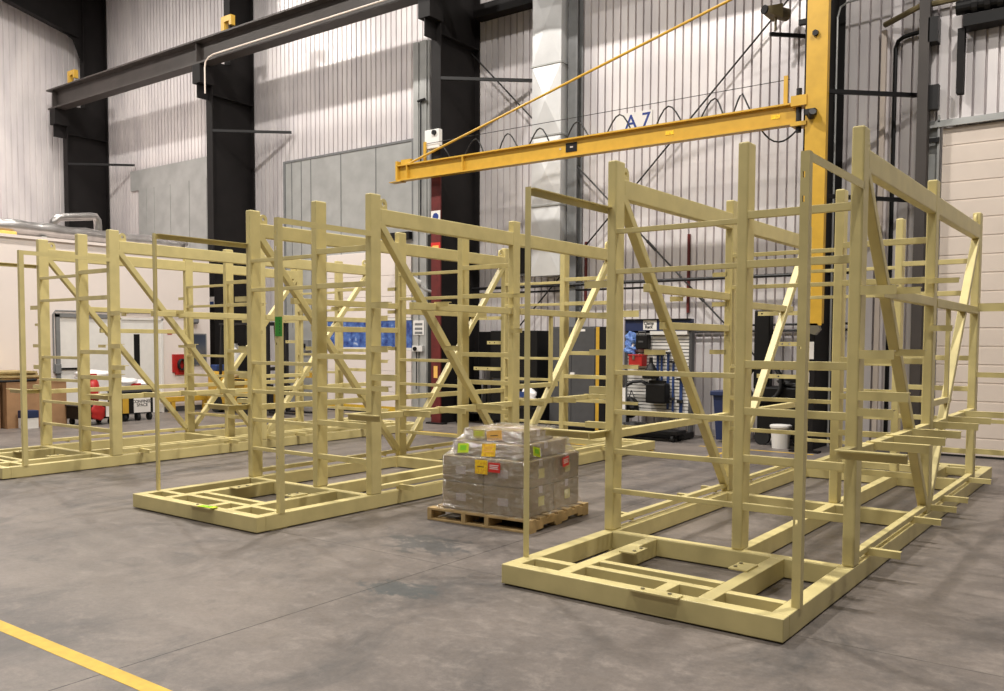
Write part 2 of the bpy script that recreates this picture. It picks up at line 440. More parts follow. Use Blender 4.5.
    for za, zb in ((.62, .65), (1.62, 1.64), (2.44, 2.475), (2.575, 2.61)): sl.box(x0, x0 + .012, VT - .054, VT - .048, za, zb).box(x0 + .026, x1, VT - .054, VT - .048, za, zb)
    sl.box(W + .002, W + .008, VT - .048, VT, HB, HT)
    part('corner_upright', sl)
    part('top_angle', bx(0, .045, VT, V1, HT - .006, HT).box(0, .006, VT, V1, HT - .05, HT - .006))
    part('top_angle', bx(W - .006, W, VT, V1 + .05, HT - .05, HT).box(W - .05, W - .006, VT, V1, HT - .006, HT))
    # side ledges and long members
    part('side_ledge', bx(W - .07, W - .004, V1 + PD, V2, .885, .948, .004))
    part('side_ledge', bx(W - .07, W - .004, V2 + PD, V3, .885, .948, .004))
    part('side_ledge', bx(.004, .07, V1 + PD, V2, .885, .948, .004))
    part('side_ledge', bx(.004, .07, V2 + PD, V3, .885, .948, .004))
    part('upper_ledge', bx(.004, .066, 1.98, V2, 2.085, 2.155, .004)); part('upper_ledge', bx(.004, .066, V2 + PD, 5.62, 2.02, 2.09, .004))
    part('middle_ledge', bx(.008, .062, 2.28, V2, 1.77, 1.835, .004))
    part('upper_ledge', bx(W - .064, W + .004, 1.98, V2, 1.985, 2.06, .004)); part('upper_ledge', bx(W - .064, W + .004, V2 + PD, V3, 1.985, 2.06, .004))
    part('hanger', bx(W - .05, W - .012, 4.55, 4.60, 1.14, 1.99, .003))
    part('hanger_ledge', bx(W - .06, W - .008, V2 + PD, 4.72, 1.09, 1.145, .004))
    # support arms, right side
    def arm(u0, u1, v, z, h=.05, w=.05, lip=True):
        mb = MB().box(min(u0, u1), max(u0, u1), v, v + .008, z - h, z - .006) if lip else MB()
        mb.box(min(u0, u1), max(u0, u1), v, v + w, z - .008, z) if lip else mb.box(min(u0, u1), max(u0, u1), v, v + w, z - h, z)
        part('support_arm', mb)
    for v in (1.76, 3.17, 3.86, 4.44, 5.85): arm(W - .04, W + .205, v, .204)
    for v in (1.83, 2.39, 3.02, 3.86, 4.57, 5.44): arm(W - .06, W + .355, v, .957, .058, .05)
    for z, l, h in ((2.035, .22, .06), (1.61, .215, .06), (1.335, .31, .06), (1.22, .22, .05)): arm(W - .02, W + l, V1 + .004, z, h, .06)
    for v, z, l in ((2.33, 2.075, .17), (2.50, 1.61, .18), (V2 - .05, 1.815, .16)): arm(W - .03, W + l, v, z, .05)
    arm(W - .05, W + .2, V2 - .055, 2.225, .045, .06)
    for z, h in ((2.10, .09), (1.345, .055), (.83, .04), (.50, .055)): arm(W - .03, W + .42, V3 + .02, z, h)
    # right front shelf angle
    part('front_bracket', bx(W - .06, W + .37, 1.118, 1.126, .905, .96).box(W - .06, W + .37, 1.06, 1.126, .96, .968))
    part('front_bracket', bx(W - .07, W, 1.13, V1, .93, .965, .003))
    # left side
    part('front_bracket', bx(-.44, .0, 1.172, 1.18, .895, .947).box(-.44, .0, 1.115, 1.18, .947, .955))
    part('front_bracket', bx(.0, .05, 1.115, V1, .947, .955).box(0, .008, 1.115, V1, .895, .947))
    for z, l, h in ((2.148, .21, .058), (1.893, .085, .036), (1.596, .155, .046), (1.298, .155, .06), (1.01, .19, .05)): arm(.02, -l, V1 + .004, z, h, .05)
    for v, z, l in ((2.36, 1.59, .18), (V2 + .0, 2.37, .13), (V2 + .0, 2.07, .13), (V2 + .0, 1.585, .15), (2.7, 2.08, .1)): arm(.03, -l, v, z, .045)
    for v in (1.77, 2.95, 3.5, 4.44, 5.85): arm(.05, -.12, v, .21)
    def holed(u0, u1, z, h=.052):
        mb = MB().box(u1, u0, V3, V3 + .008, z, z + h * .32).box(u1, u0, V3, V3 + .008, z + h * .68, z + h)
        hs = [u1 + .05, (u0 + u1) / 2]; xs = u1
        for hx in hs:
            mb.box(xs, hx - .012, V3, V3 + .008, z + h * .32, z + h * .68); xs = hx + .012
        mb.box(xs, u0, V3, V3 + .008, z + h * .32, z + h * .68)
        part('holed_arm', mb)
    holed(.02, -.53, 1.215); holed(.02, -.265, 1.62); holed(.02, -.53, 2.0)
    # mounting plates with bolts on the base
    for x0, x1, y0, y1, bolts in ((.99, 1.32, -.035, .05, ((1.07, .012), (1.25, .012))), (.47, .60, .78, .98, ((.57, .83), (.57, .93))), (1.28, 1.41, .82, 1.02, ((1.31, .87), (1.31, .97)))):
        pl = part('mounting_plate', bx(x0, x1, y0, y1, HB, HB + .012, .002))
        for bxx, byy in bolts:
            MB().cyl((bxx, byy, HB + .012), (bxx, byy, HB + .020), .013, n=6).build('bolt', 'bolt', pl)
    return R
rack = make_rack()
spots = [((-3.436, 4.714, 0), -.0179, 'cream painted steel rack frame nearest the camera, right of the wrapped pallet'),
         ((-7.949, 4.712, 0), -.0112, 'cream painted steel rack frame in the middle, with green tags, left of the wrapped pallet'),
         ((-12.679, 4.735, 0), -.0031, 'cream painted steel rack frame at far left in front of the white office wall')]
for i, (p, a, lab) in enumerate(spots):
    o = rack if i == 0 else copy_tree(rack)
    o.location = p; o.rotation_euler = (0, 0, a)
    tag(o, lab, 'rack', 'steel rack frames in a row')
bpy.context.view_layer.update()

def rack_point(i, u, v, z):
    p, a, _ = spots[i]
    return Vector((p[0] + u * math.cos(a) - v * math.sin(a), p[1] + u * math.sin(a) + v * math.cos(a), z))
# green tags on the middle rack
tg = empty('inspection_tag', rack_point(1, W + .015, VT - .056, 1.78), 'green tag card with a row of dark dots fixed to a cream upright', 'tag', rz=-.0112)
MB().box(-.045, .045, -.004, 0, -.085, .085).build('card', 'green', tg)
d = MB()
for k in range(5): d.box(.012, .022, -.006, -.004, -.06 + k * .026, -.052 + k * .026)
d.build('printed_dots', 'ink', tg)
tg = empty('hang_tag', rack_point(1, 1.24, .0, HB + .0135), 'small lime green tag lying on the front rail of the middle rack', 'tag', rz=.12)
MB().box(-.10, .10, -.035, .035, 0, .004).build('card', 'lime', tg)
MB().box(-.07, .05, -.02, .02, .004, .006).build('writing', 'limegreen', tg)

# ------------------------------------------------------------------ wrapped pallet
PR = .05
PO = Vector((-5.27, 6.056, 0))
P0 = empty('wooden_pallet', PO, 'wooden shipping pallet on the floor under the wrapped cartons', 'pallet', rz=PR)
PWid, PDep = 1.125, 1.07
for k in range(7):
    y = k * (PDep - .1) / 6
    MB().box(0, PWid, y, y + .1, .095, .115, .002).build('deck_board', 'wood', P0)
for x in (0, PWid * .345, PWid * .57, PWid - .045):
    mb = MB().box(x, x + .045, .0, PDep, .045, .095)
    for ya, yb in ((0, .22), (.42, .66), (.86, PDep)): mb.box(x, x + .045, ya, yb, .018, .045)
    mb.build('stringer', 'wood', P0)
for y in (0, .45, PDep - .1): MB().box(0, PWid, y, y + .1, 0, .018, .002).build('bottom_board', 'wood', P0)

def pl(x, y, z): return PO + Vector((x * math.cos(PR) - y * math.sin(PR), x * math.sin(PR) + y * math.cos(PR), z))
def carton(x0, x1, y0, y1, z0, z1, label, front=None, side=None, grp='cartons stacked on the pallet'):
    o = empty('carton', pl((x0 + x1) / 2, (y0 + y1) / 2, z0), label, 'box', grp, PR)
    w, dd, h = (x1 - x0) / 2 - .0015, (y1 - y0) / 2 - .0015, z1 - z0 - .003
    MB().box(-w, w, -dd, dd, 0, h, .008).build('box_body', 'cardgrey', o)
    MB().box(-w - .0015, w + .0015, -.03, .03, h - .06, h + .0015).build('packing_tape', 'greypaper', o)
    if front: MB().box(front - .055, front + .055, -dd - .003, -dd, h * .33, h * .33 + .07).build('shipping_label', 'greypaper', o)
    if side: MB().box(w, w + .003, side - .05, side + .05, h * .3, h * .3 + .085).build('shipping_label', 'paleyellow', o)
    return o
x0, x1, y0, y1 = .13, 1.05, .06, 1.01
xm, ym = .59, .535
Z = (.117, .372, .612, .745, .855)
for k, nm in ((0, 'lower'), (1, 'upper')):
    for xa, xb, sx in ((x0, xm, 'left'), (xm, x1, 'right')):
        for ya, yb, sy in ((y0, ym, 'front'), (ym, y1, 'back')):
            carton(xa, xb, ya, yb, Z[k], Z[k + 1], 'brown carton at %s %s of the %s full layer under stretch wrap' % (sy, sx, nm), -.02 if sy == 'front' else None, .01 if sx == 'right' else None)
carton(.20, .64, .13, .88, Z[2], Z[3], 'brown carton in the third layer on the left under stretch wrap', None)
carton(.64, .98, .13, .88, Z[2], Z[3], 'brown carton in the third layer on the right under stretch wrap', None)
carton(.27, .90, .22, .78, Z[3], Z[4], 'single top carton of the wrapped pallet load', None)
# film: loft of rounded rectangles following the tiers
def film():
    mb = MB(); rnd = random.Random(3); rings = []
    prof = [(.115, -.11, .03), (.135, -.05, .03), (.19, .012, .03), (.37, .012, .03), (.39, .008, .03), (.60, .014, .03), (.645, -.035, .04), (.68, -.055, .05), (.735, -.058, .05), (.775, -.105, .06), (.80, -.13, .06), (.852, -.135, .06), (.863, -.16, .06), (.866, -.26, .06)]
    n = 72
    for (z, off, r) in prof:
        cx, cy = (x0 + x1) / 2, (y0 + y1) / 2
        if z < .14: off = {.115: .055, .135: .035}[z]
        hx, hy = (x1 - x0) / 2 + off + .006, (y1 - y0) / 2 + off + .006
        ring = []
        for k in range(n):
            a = 2 * PI * (k + .5) / n
            ca, sa = math.cos(a), math.sin(a); e = .12
            px = math.copysign(abs(ca) ** e, ca) * hx; py = math.copysign(abs(sa) ** e, sa) * hy
            j = rnd.uniform(-1, 1) * .006 if .2 < z < .6 else rnd.uniform(-1, 1) * .012
            zz = z + (rnd.uniform(-.5, .5) * .012 if z < .85 else 0)
            ring.append(mb.bm.verts.new((cx + px * (1 + j * .4), cy + py * (1 + j * .4), max(.119, zz))))
        rings.append(ring)
    for i in range(len(rings) - 1):
        for k in range(n): mb.bm.faces.new((rings[i][k], rings[i][(k + 1) % n], rings[i + 1][(k + 1) % n], rings[i + 1][k]))
    mb.bm.faces.new(rings[-1])
    return mb
fo = tag(film().build('stretch_wrap', 'film', loc=PO, smooth=True), 'clear shiny stretch wrap around the cartons on the pallet', 'plastic wrap')
fo.rotation_euler = (0, 0, PR)
def sticker(name, x, y, z, w, h, m, label, face='front', tilt=0., ink=None, grp=None, lean=0.):
    o = empty(name, pl(x, y, z), label, 'label', grp)
    rot = Matrix.Rotation(PR + (PI / 2 if face == 'side' else 0), 4, 'Z') @ Matrix.Rotation(lean, 4, 'X') @ Matrix.Rotation(tilt, 4, 'Y')
    a = MB().box(-w / 2, w / 2, -.003, 0, -h / 2, h / 2); a.bm.transform(rot); a.build('sheet', m, o)
    if ink:
        q = MB()
        for (ax, bx_, az, bz) in ink[1]: q.box(ax * w, bx_ * w, -.0045, -.003, az * h, bz * h)
        q.bm.transform(rot); q.build('printing', ink[0], o)
    return o
LINES = [(-.38, .38, .2, .28), (-.38, .3, .02, .10), (-.38, .36, -.16, -.08)]
fy = y0 - .026
sticker('yellow_notice', .46, .178, .812, .125, .08, 'paleyellow', 'faded yellow paper on the left of the top carton', ink=('lime', LINES))
sticker('orange_notice', .63, .175, .808, .165, .09, 'orange', 'orange paper notice on the front of the top carton', tilt=-.12, ink=('ink', [(-.25, .25, -.03, .04)]))
sticker('lime_note', .35, .085, .685, .12, .085, 'lime', 'lime green note at left front of the third layer', tilt=-.08, ink=('limegreen', [(-.3, .3, -.25, .3)]), lean=-.25)
sticker('hazard_label', .63, .085, .685, .145, .115, 'hazard', 'yellow printed label at centre front of the third layer', tilt=-.08, ink=('orange', LINES), lean=-.25)
sticker('hazard_label', .585, fy, .535, .135, .125, 'hazard', 'yellow printed label on the upper full layer, left of a red sticker', tilt=0., ink=('ink', [(-.3, .25, -.0, .05)]))
sticker('red_sticker', .725, fy, .54, .125, .085, 'redpaper', 'red and white sticker beside the yellow label on the front', ink=('paper', LINES))
sticker('lime_note', x1 + .0, .22, .685, .11, .085, 'lime', 'lime green note on the right side of the third layer', 'side', .25, ('limegreen', [(-.3, .3, -.2, .3)]), lean=-.25)
sticker('red_sticker', x1 + .028, .70, .55, .12, .085, 'redpaper', 'red and white sticker on the right side of the load', 'side', -.1, ('paper', LINES))

# ------------------------------------------------------------------ building columns
CN = 13.3       # face of the crane columns
FW = .24        # flange width
cols = [(-25.70, 'dark steel building column at far left beside the end wall', 10.5),
        (-18.72, 'dark steel building column between the office and the grey wall panel', 13),
        (-11.35, 'dark steel building column with a red painted lower flange, left of the jib crane wall', 13),
        (-4.0, 'dark steel building column behind the yellow jib mast', 13)]
for i, (u, lab, top) in enumerate(cols):
    r = empty('steel_column', (u, CN, 0), lab, 'column', 'steel columns along the back wall')
    split = 0
    if i == 2:
        MB().box(-FW / 2, FW / 2, 0, .03, 5.0, 8.0).build('front_flange', 'column', r)
        tag(MB().box(-FW / 2, FW / 2, -.002, .03, 0, 5.0).build('painted_flange', 'darkred', r), 'red painted lower flange')
    else:
        MB().box(-FW / 2, FW / 2, 0, .03, 0, 8.0).build('front_flange', 'column', r)
    MB().box(-.012, .012, .03, 1.27, 0, 8.6).build('web', 'column', r)
    MB().box(-FW / 2, FW / 2, 1.24, 1.27, 0, 12.9).build('rear_flange', 'column', r)
    MB().box(-FW / 2, FW / 2, .55, .58, 8.6, 12.9).box(-.012, .012, .58, 1.25, 8.6, 12.9).build('upper_shaft', 'column', r)
    MB().box(-FW / 2 - .03, FW / 2 + .03, -.36, .05, 7.95, 8.4).box(-.012, .012, -.34, 0, 7.6, 8.0).build('crane_bracket', 'column', r)
    MB().box(-.22, .22, -.06, .1, .0, .03).build('base_plate', 'column', r)
    # stiffener plates on the web
    MB().box(-FW / 2, FW / 2, .03, 1.24, 7.72, 7.74).build('web_stiffener', 'column', r)
    # flange kicker running from the crane column to the wall girt
    for z, du in (((6.86, 1.62),) if i < 3 else ((5.40, 1.45), (3.86, 1.25))):
        MB().bar((.1, .02, z), (du, 1.22, z - .02), .05, .06).build('kicker_brace', 'blackmetal', r)
    if i == 0:   # rafter of the end frame rises away from the eave
        MB().poly([(-.02, .55, 9.9), (-.02, .55, 13), (-.02, -6, 13), (-.02, -6, 12.15), (-.02, -.2, 10.80), (-.02, .3, 10.55)], (.04, 0, 0)).bar((0, .4, 10.64), (0, -6, 12.13), .24, .03).build('rafter', 'column', r)
# signs on the columns
s = empty('round_symbol_sign', (-11.35, CN - .004, 4.13), 'white sign with a blue disc on the red column flange', 'sign')
MB().box(-.12, .12, -.004, 0, -.14, .14).build('sign_plate', 'paper', s); MB().cyl((0, -.004, .02), (0, -.008, .02), .075, n=20).build('blue_disc', 'blueink', s)
s = empty('red_label_sign', (-11.35, CN - .004, 3.55), 'small red and white label below the round symbol sign', 'sign')
MB().box(-.12, .12, -.004, 0, -.09, .09).build('sign_plate', 'redpaper', s); MB().box(-.08, .08, -.007, -.004, -.03, .03).build('sign_band', 'orange', s)
s = empty('emergency_light', (-11.35, CN - .05, 5.68), 'white emergency light box with a dark lens on the column', 'light')
MB().box(-.2, .17, -.06, .048, -.2, .17, .01).build('housing', 'white', s); MB().cyl((.06, -.06, .1), (.06, -.1, .1), .05, n=16).build('lens', 'black', s)
s = empty('yellow_instruction_tag', (-11.35, CN - .004, 1.05), 'small cream instruction tag low on the red flange', 'sign')
MB().box(-.05, .05, -.004, 0, -.12, .12).build('sign_plate', 'orange', s)
s = empty('vertical_label', (-3.98, CN - .004, 1.55), 'narrow white vertical label on the dark column below the jib', 'sign')
MB().box(.02, .09, -.004, 0, -.13, .13).build('sign_plate', 'paper', s)
s = empty('capacity_sign', (-3.98, CN - .004, 1.42), 'white sign with small print beside the narrow vertical label', 'sign')
MB().box(-.12, .0, -.004, 0, -.09, .05).build('sign_plate', 'paper', s); MB().box(-.08, -.02, -.007, -.004, -.05, -.01).build('printing', 'ink', s)
s = empty('small_column_label', (-3.98, CN - .004, 1.15), 'short white label on the dark column beneath the capacity sign', 'sign')
MB().box(-.02, .03, -.004, 0, -.09, .07).build('sign_plate', 'paper', s)

# ------------------------------------------------------------------ crane runway along the column heads
rw = empty('crane_runway_beam', (0, 13.1, 0), 'long dark steel crane runway beam carried on column brackets', 'beam')
xa, xb = -25.95, 8.5
MB().box(xa, xb, -.16, .16, 8.40, 8.44).build('bottom_flange', 'runway', rw)
MB().box(xa, xb, -.012, .012, 8.44, 8.92).build('web', 'runway', rw)
MB().box(xa, xb, -.2, .2, 8.92, 8.96).build('top_flange', 'runway', rw)
MB().box(xa, xb, -.03, .03, 8.96, 9.05).build('crane_rail', 'runway', rw)
for k, u in enumerate((-25.7, -18.72, -11.35, -4.0)):
    MB().box(u - .012, u + .012, -.15, -.012, 8.44, 8.92).build('stiffener', 'runway', rw)
cl = MB()
for k in range(40): cl.box(xa + .35 + k * .6, xa + .42 + k * .6, -.1, -.03, 8.96, 9.0)
cl.build('rail_clips', 'runway', rw)
for u, lab in ((-24.9, 'yellow end stop bracket at the left end of the runway beam'), (-17.75, 'yellow bracket on top of the runway beam above the second column')):
    s = empty('crane_end_stop', (u, 13.1, 8.96), lab, 'end stop', 'yellow brackets on the runway')
    MB().box(-.1, .02, -.06, .06, .0, .40).build('upright', 'yellow', s); MB().box(.02, .28, -.06, .06, .27, .40).box(.2, .28, -.06, .06, .17, .27).build('buffer_arm', 'yellow', s)
cd = MB().tube([(-18.25, 12.86, 7.6), (-18.25, 12.86, 8.2), (-18.22, 12.86, 8.34), (-18.1, 12.86, 8.42), (-17.9, 12.86, 8.46), (8, 12.86, 8.50)], .018)
tag(cd.build('conduit', 'doorwhite'), 'pale conduit running along the lower flange of the runway beam', 'conduit')

# ------------------------------------------------------------------ jib crane
jb = empty('jib_crane', (-3.86, 13.12, 0), 'yellow wall jib crane with long boom and diagonal tie rod', 'crane')
MB().box(-.13, .13, -.09, .09, 1.95, 8.34, .006).build('mast', 'yellow', jb)
MB().box(-.15, .15, -.10, -.09, 1.92, 8.34).build('mast_flange', 'yellow', jb)
MB().poly([(-.10, -.10, 1.95), (.09, -.10, 1.95), (.13, -.10, 1.86), (.06, -.10, 1.78), (-.08, -.10, 1.82)], (0, .1, 0)).build('mast_foot', 'bolt', jb)
bm_ = MB(); bxl, bxr = -8.33, -.27
bm_.box(bxl, bxr, -.075, .075, 4.90, 4.925).box(bxl + .02, bxr, -.075, .075, 5.195, 5.22).box(bxl, bxr, -.01, .01, 4.92, 5.2)
bm_.build('boom', 'yellow', jb)
MB().box(bxl - .18, bxl + .12, -.09, .09, 4.885, 4.90).build('boom_end_plate', 'yellow', jb)
MB().box(bxl - .02, bxl + .03, -.075, .075, 4.92, 5.3).build('boom_stop', 'yellow', jb)
MB().tube([(bxl + .3, -.02, 5.23), (-.12, -.02, 7.27)], .023, 8).build('tie_rod', 'yellow', jb)
MB().box(bxl + .1, bxl + .36, -.04, .04, 5.2, 5.32).build('tie_lug', 'yellow', jb)
MB().box(-.36, -.13, -.12, .12, 5.15, 5.3).build('hinge_bracket', 'yellow', jb); MB().box(-.36, -.13, -.12, .12, 4.86, 4.92).build('hinge_bracket', 'yellow', jb)
MB().cyl((-.27, -.02, 4.78), (-.27, -.02, 5.42), .04).build('hinge_pin', 'blackmetal', jb)
MB().box(-.13, .02, -.2, -.1, 4.98, 5.06).cyl((-.05, -.15, 4.95), (.0, -.25, 5.0), .05).build('motor_knob', 'blackmetal', jb)
MB().cyl((-.02, -.1, 6.15), (-.02, -.15, 6.15), .045, n=6).build('bolt', 'blackmetal', jb)
pt = MB().box(-4.33, -4.10, -.018, -.0135, 4.99, 5.15).build('rating_plate', 'black', jb)
MB().box(-4.24, -4.18, -.020, -.018, 5.06, 5.085).box(-4.46, -4.43, -.016, -.0105, 5.05, 5.08).build('printing', 'greypaper', pt)
for xx in (-2.35, -.62): MB().box(xx - .07, xx + .07, -.016, -.0105, 5.03, 5.09).box(xx - .025, xx + .025, -.018, -.016, 5.045, 5.075).build('makers_plate', 'hazard', jb)
for xx in (-6.62, -8.05): MB().box(xx - .01, xx + .01, -.075, -.01, 4.925, 5.195).build('boom_stiffener', 'yellow', jb)
for xx, z1 in ((-7.66, 5.62), (-.49, 5.66)): MB().box(xx - .03, xx + .03, .03, .06, 5.2, z1).build('wire_post', 'yellow', jb)
wr = MB().tube([(-11.46, 13.165, 5.58), (-4.29, 13.165, 5.60)], .006, 6)
tag(wr.build('festoon_wire', 'cable'), 'thin taut wire above the yellow boom', 'wire')
pk = [-11.2, -10.3, -9.55, -8.83, -8.05, -7.2, -6.3, -5.5, -5.05]
pts = []
for n_, (a, bq) in enumerate(zip(pk[:-1], pk[1:])):
    sag = (.42, .55, .38, .5, .46, .6, .44, .4)[n_]
    for k in range(12):
        t = k / 12; pts.append((a + (bq - a) * t, 13.24, 5.53 - sag * .5 * (1 - math.cos(2 * PI * t))))
for k in range(0, 15):
    t = k / 14; pts.append((pk[-1] + 1.02 * t, 13.24, 5.53 - .48 * t - .56 * math.sin(PI * t)))
tag(MB().tube(pts, .013, 6).build('festoon_cable', 'cable'), 'black cable hanging in loops from the wire behind the boom', 'cable')

# ------------------------------------------------------------------ things on the back wall
s = empty('bay_sign', (-7.55, WN - .01, 5.72), 'white board lettered A7 in blue high on the back wall', 'sign')
MB().box(-.45, .29, -.012, 0, -.2, .2).build('board', 'paper', s)
text('lettering', 'A 7', .36, 'blueink', s, facing_front(.0, -.013, .02))
# air duct and the steel post beside it
s = empty('air_duct', (-9.29, 14.2, 0), 'tall bright sheet metal air duct on the back wall', 'duct')
for z0, z1 in ((2.95, 4.3), (4.31, 5.63), (5.64, 6.98), (6.99, 8.5), (8.51, 12.5)):
    mb = MB()
    w = .33; y0_, y1_ = -.05, .3
    A = [mb.bm.verts.new(p) for p in ((-w, y0_, z0), (w, y0_, z0), (w, y1_, z0), (-w, y1_, z0))]
    B = [mb.bm.verts.new(p) for p in ((-w, y0_, z1), (w, y0_, z1), (w, y1_, z1), (-w, y1_, z1))]
    c_ = mb.bm.verts.new((0, y0_ - .05, (z0 + z1) / 2))
    mb.bm.faces.new((A[0], A[1], c_)); mb.bm.faces.new((A[1], B[1], c_)); mb.bm.faces.new((B[1], B[0], c_)); mb.bm.faces.new((B[0], A[0], c_))
    for k in (1, 2, 3): mb.bm.faces.new((A[k], A[(k + 1) % 4], B[(k + 1) % 4], B[k]))
    mb.bm.faces.new(A); mb.bm.faces.new(B[::-1])
    mb.build('duct_section', 'duct', s)
    MB().box(-w - .02, w + .02, y0_ - .02, y1_ + .02, z1 - .01, z1 + .02).build('duct_joint', 'galv', s)
s = tag(MB().box(-8.92, -8.72, 14.34, 14.36, 0, 12.8).box(-8.92, -8.72, 14.55, 14.57, 0, 12.8).box(-8.83, -8.81, 14.36, 14.55, 0, 12.8).build('wall_post', 'greypaint'), 'grey steel wall post just right of the bright air duct', 'post')
struct('trim_2', MB().box(-11.2, -9.65, 14.3, 14.58, 8.30, 8.55), 'column')
def rod(name, p, q, lab, tb):
    s = empty(name, (0, 0, 0), lab, 'brace', 'crossed brace rods on the back wall')
    MB().tube([p, q], .016, 8).build('rod', 'rod', s)
    p, q = Vector(p), Vector(q)
    for t in tb: MB().cyl(p + (q - p) * (t - .012), p + (q - p) * (t + .012), .028, n=8).build('turnbuckle', 'rod', s)
rod('brace_rod', (-12.2, 14.42, 8.52), (-5.0, 14.42, 1.24), 'dark diagonal brace rod falling to the right behind the boom', (.70, .83))
rod('brace_rod', (-4.3, 14.46, 7.75), (-10.8, 14.46, 1.3), 'dark diagonal brace rod falling to the left behind the boom', (.52,))
tag(MB().tube([(-11.2, 14.3, 2.76), (-3.6, 14.3, 2.78)], .03).tube([(-11.2, 14.36, 2.66), (-7, 14.36, 2.66)], .02).build('wall_pipe', 'blackmetal'), 'dark pipe running level along the back wall at door height', 'pipe')
tag(MB().tube([(-6.9, 14.5, 1.95), (-3.7, 14.5, 1.98)], .02).tube([(-6.9, 14.5, 1.85), (-3.7, 14.5, 1.88)], .02).build('wall_conduit', 'blackmetal'), 'pair of low dark conduits on the wall right of the tool board', 'conduit')
for x, lab in ((-9.05 + .42, 'red vertical pipe on the wall right of the grey post'), (-6.5, 'red vertical pipe on the wall above the tool board')):
    tag(MB().tube([(x, 14.575, 2.2), (x, 14.575, 3.6)], .03).build('standpipe', 'darkred'), lab, 'pipe', 'red pipes on the wall')
s = empty('wall_vent', (-9.9, 14.5, 3.3), 'dark louvred vent at the foot of the air duct', 'vent')
MB().box(-.28, .02, -.06, .08, -.3, .35).build('frame', 'greypaint', s); MB().box(-.24, -.02, -.07, -.06, -.26, .31).build('louvre', 'blackmetal', s)
# loudspeaker
s = empty('loudspeaker', (-4.88, 14.0, 6.98), 'small brown horn loudspeaker high on the wall left of the mast', 'speaker')
b = MB(); q = bmesh.new(); bmesh.ops.create_cone(q, cap_ends=True, segments=4, radius1=.16, radius2=.07, depth=.26)
b.add(q, Matrix.Rotation(PI / 4 * 0 - .5, 4, 'Z') @ Matrix.Rotation(PI / 2, 4, 'X') @ Matrix.Rotation(PI / 4, 4, 'Z')); b.build('horn', 'bronze', s)
MB().cyl((-.065, -.12, 0), (-.075, -.145, 0), .07).build('mouth', 'black', s)
MB().cyl((.05, .1, 0), (.14, .3, 0), .1).build('driver', 'bronze', s); MB().cyl((.05, .05, -.05), (.05, .05, -.3), .02).build('bracket', 'bronze', s)
MB().bar((-.06, .1, -.32), (.4, .55, -.32), .04, .06).build('wall_arm', 'blackmetal', s)
s = empty('wall_sensor', (-4.45, 14.35, 6.82), 'small dark sensor between the loudspeaker and the mast', 'sensor')
MB().box(-.09, .09, -.06, .03, -.04, .04).build('body', 'black', s); MB().bar((.05, 0, .05), (.45, .2, .14), .03, .03).build('arm', 'blackmetal', s)

# flat sheet panels fixed over old openings
struct('trim_3', MB().box(-17.35, -13.05, 14.52, 14.575, 0, 6.1), 'galv')
fr = MB().box(-17.40, -13.0, 14.50, 14.59, 6.1, 6.15).box(-13.08, -13.0, 14.50, 14.59, 3.9, 6.1).box(-17.40, -17.33, 14.50, 14.59, 0, 6.1)
for x in (-17.1, -16.75, -16.4, -15.35, -14.2): fr.box(x, x + .012, 14.508, 14.525, 2, 6.1)
struct('trim_4', fr, 'greypaint')
pm = MB().box(-23.9, -18.9, 14.52, 14.58, 0, 6.1).box(-24.35, -18.9, 14.54, 14.585, 6.1, 6.68)
for x in (-23.5, -23.1, -22.3, -21.4, -20.6, -19.8): pm.box(x, x + .012, 14.508, 14.525, 2, 6.1)
struct('trim_5', pm, 'galv')
# white sectional door with a blue glazed band
dw = empty('door_2', (-14.42, 14.5, 0)); dw['kind'] = 'structure'
for z0, z1 in ((.02, .50), (.505, .98), (.985, 1.46), (2.2, 2.68), (2.685, 3.16), (3.165, 3.72)):
    MB().box(-1.38, 1.34, -.02, .03, z0, z1, .008).build('door_panel', 'office', dw)
MB().box(-1.38, 1.34, -.02, .03, 1.465, 1.52).box(-1.38, 1.34, -.02, .03, 2.14, 2.195).box(-.06, .0, -.02, .03, 1.52, 2.14).build('glazing_frame', 'white', dw)
MB().box(-1.38, -.06, -.008, .02, 1.52, 2.14).box(0, 1.34, -.008, .02, 1.52, 2.14).build('blue_glazing', 'bluewin', dw)
MB().box(-1.38, 1.34, -.03, .03, 0, .03).build('bottom_seal', 'rubber', dw)
MB().box(-1.38, 1.34, -.024, -.02, .06, .17).build('hazard_stripe', 'linepaint', dw)
MB().box(.55, 1.36, -.12, .03, 3.94, 4.10).build('door_operator', 'black', dw)
struct('trim_6', MB().box(-13.03, -12.56, 14.5, 14.59, 0, 8.2).box(-13.0, -12.86, 14.47, 14.5, 0, 8.2).box(-12.8, -12.62, 14.47, 14.5, 0, 8.2), 'galv')
struct('trim_7', MB().box(-12.56, -12.2, 14.45, 14.59, 0, 4), 'darkstrip')  # near-black strip between the door jamb and the column
s = empty('door_rule_sign', (-12.83, 14.465, 1.97), 'white sign with three lines of print on the door jamb', 'sign')
MB().box(-.17, .15, -.006, 0, -.16, .16).build('sign_plate', 'paper', s)
p = MB()
for z in (.08, -.02, -.11): p.box(-.12, .1, -.009, -.006, z - .03, z + .022)
p.build('printing', 'greypaint', s)
s = empty('door_control', (-12.83, 14.465, 1.5), 'small white door control box below the printed sign', 'switch')
MB().box(-.16, .14, -.06, 0, -.06, .07, .006).build('housing', 'white', s); MB().cyl((-.06, -.06, 0), (-.06, -.1, 0), .045).build('button', 'black', s)
MB().tube([(-.05, -.03, -.06), (-.04, -.04, -.5), (-.06, -.03, -.9)], .012).build('cord', 'cable', s)
s = empty('flood_light', (-12.55, 14.1, 2.86), 'white swivel flood light beside the dark column', 'light')
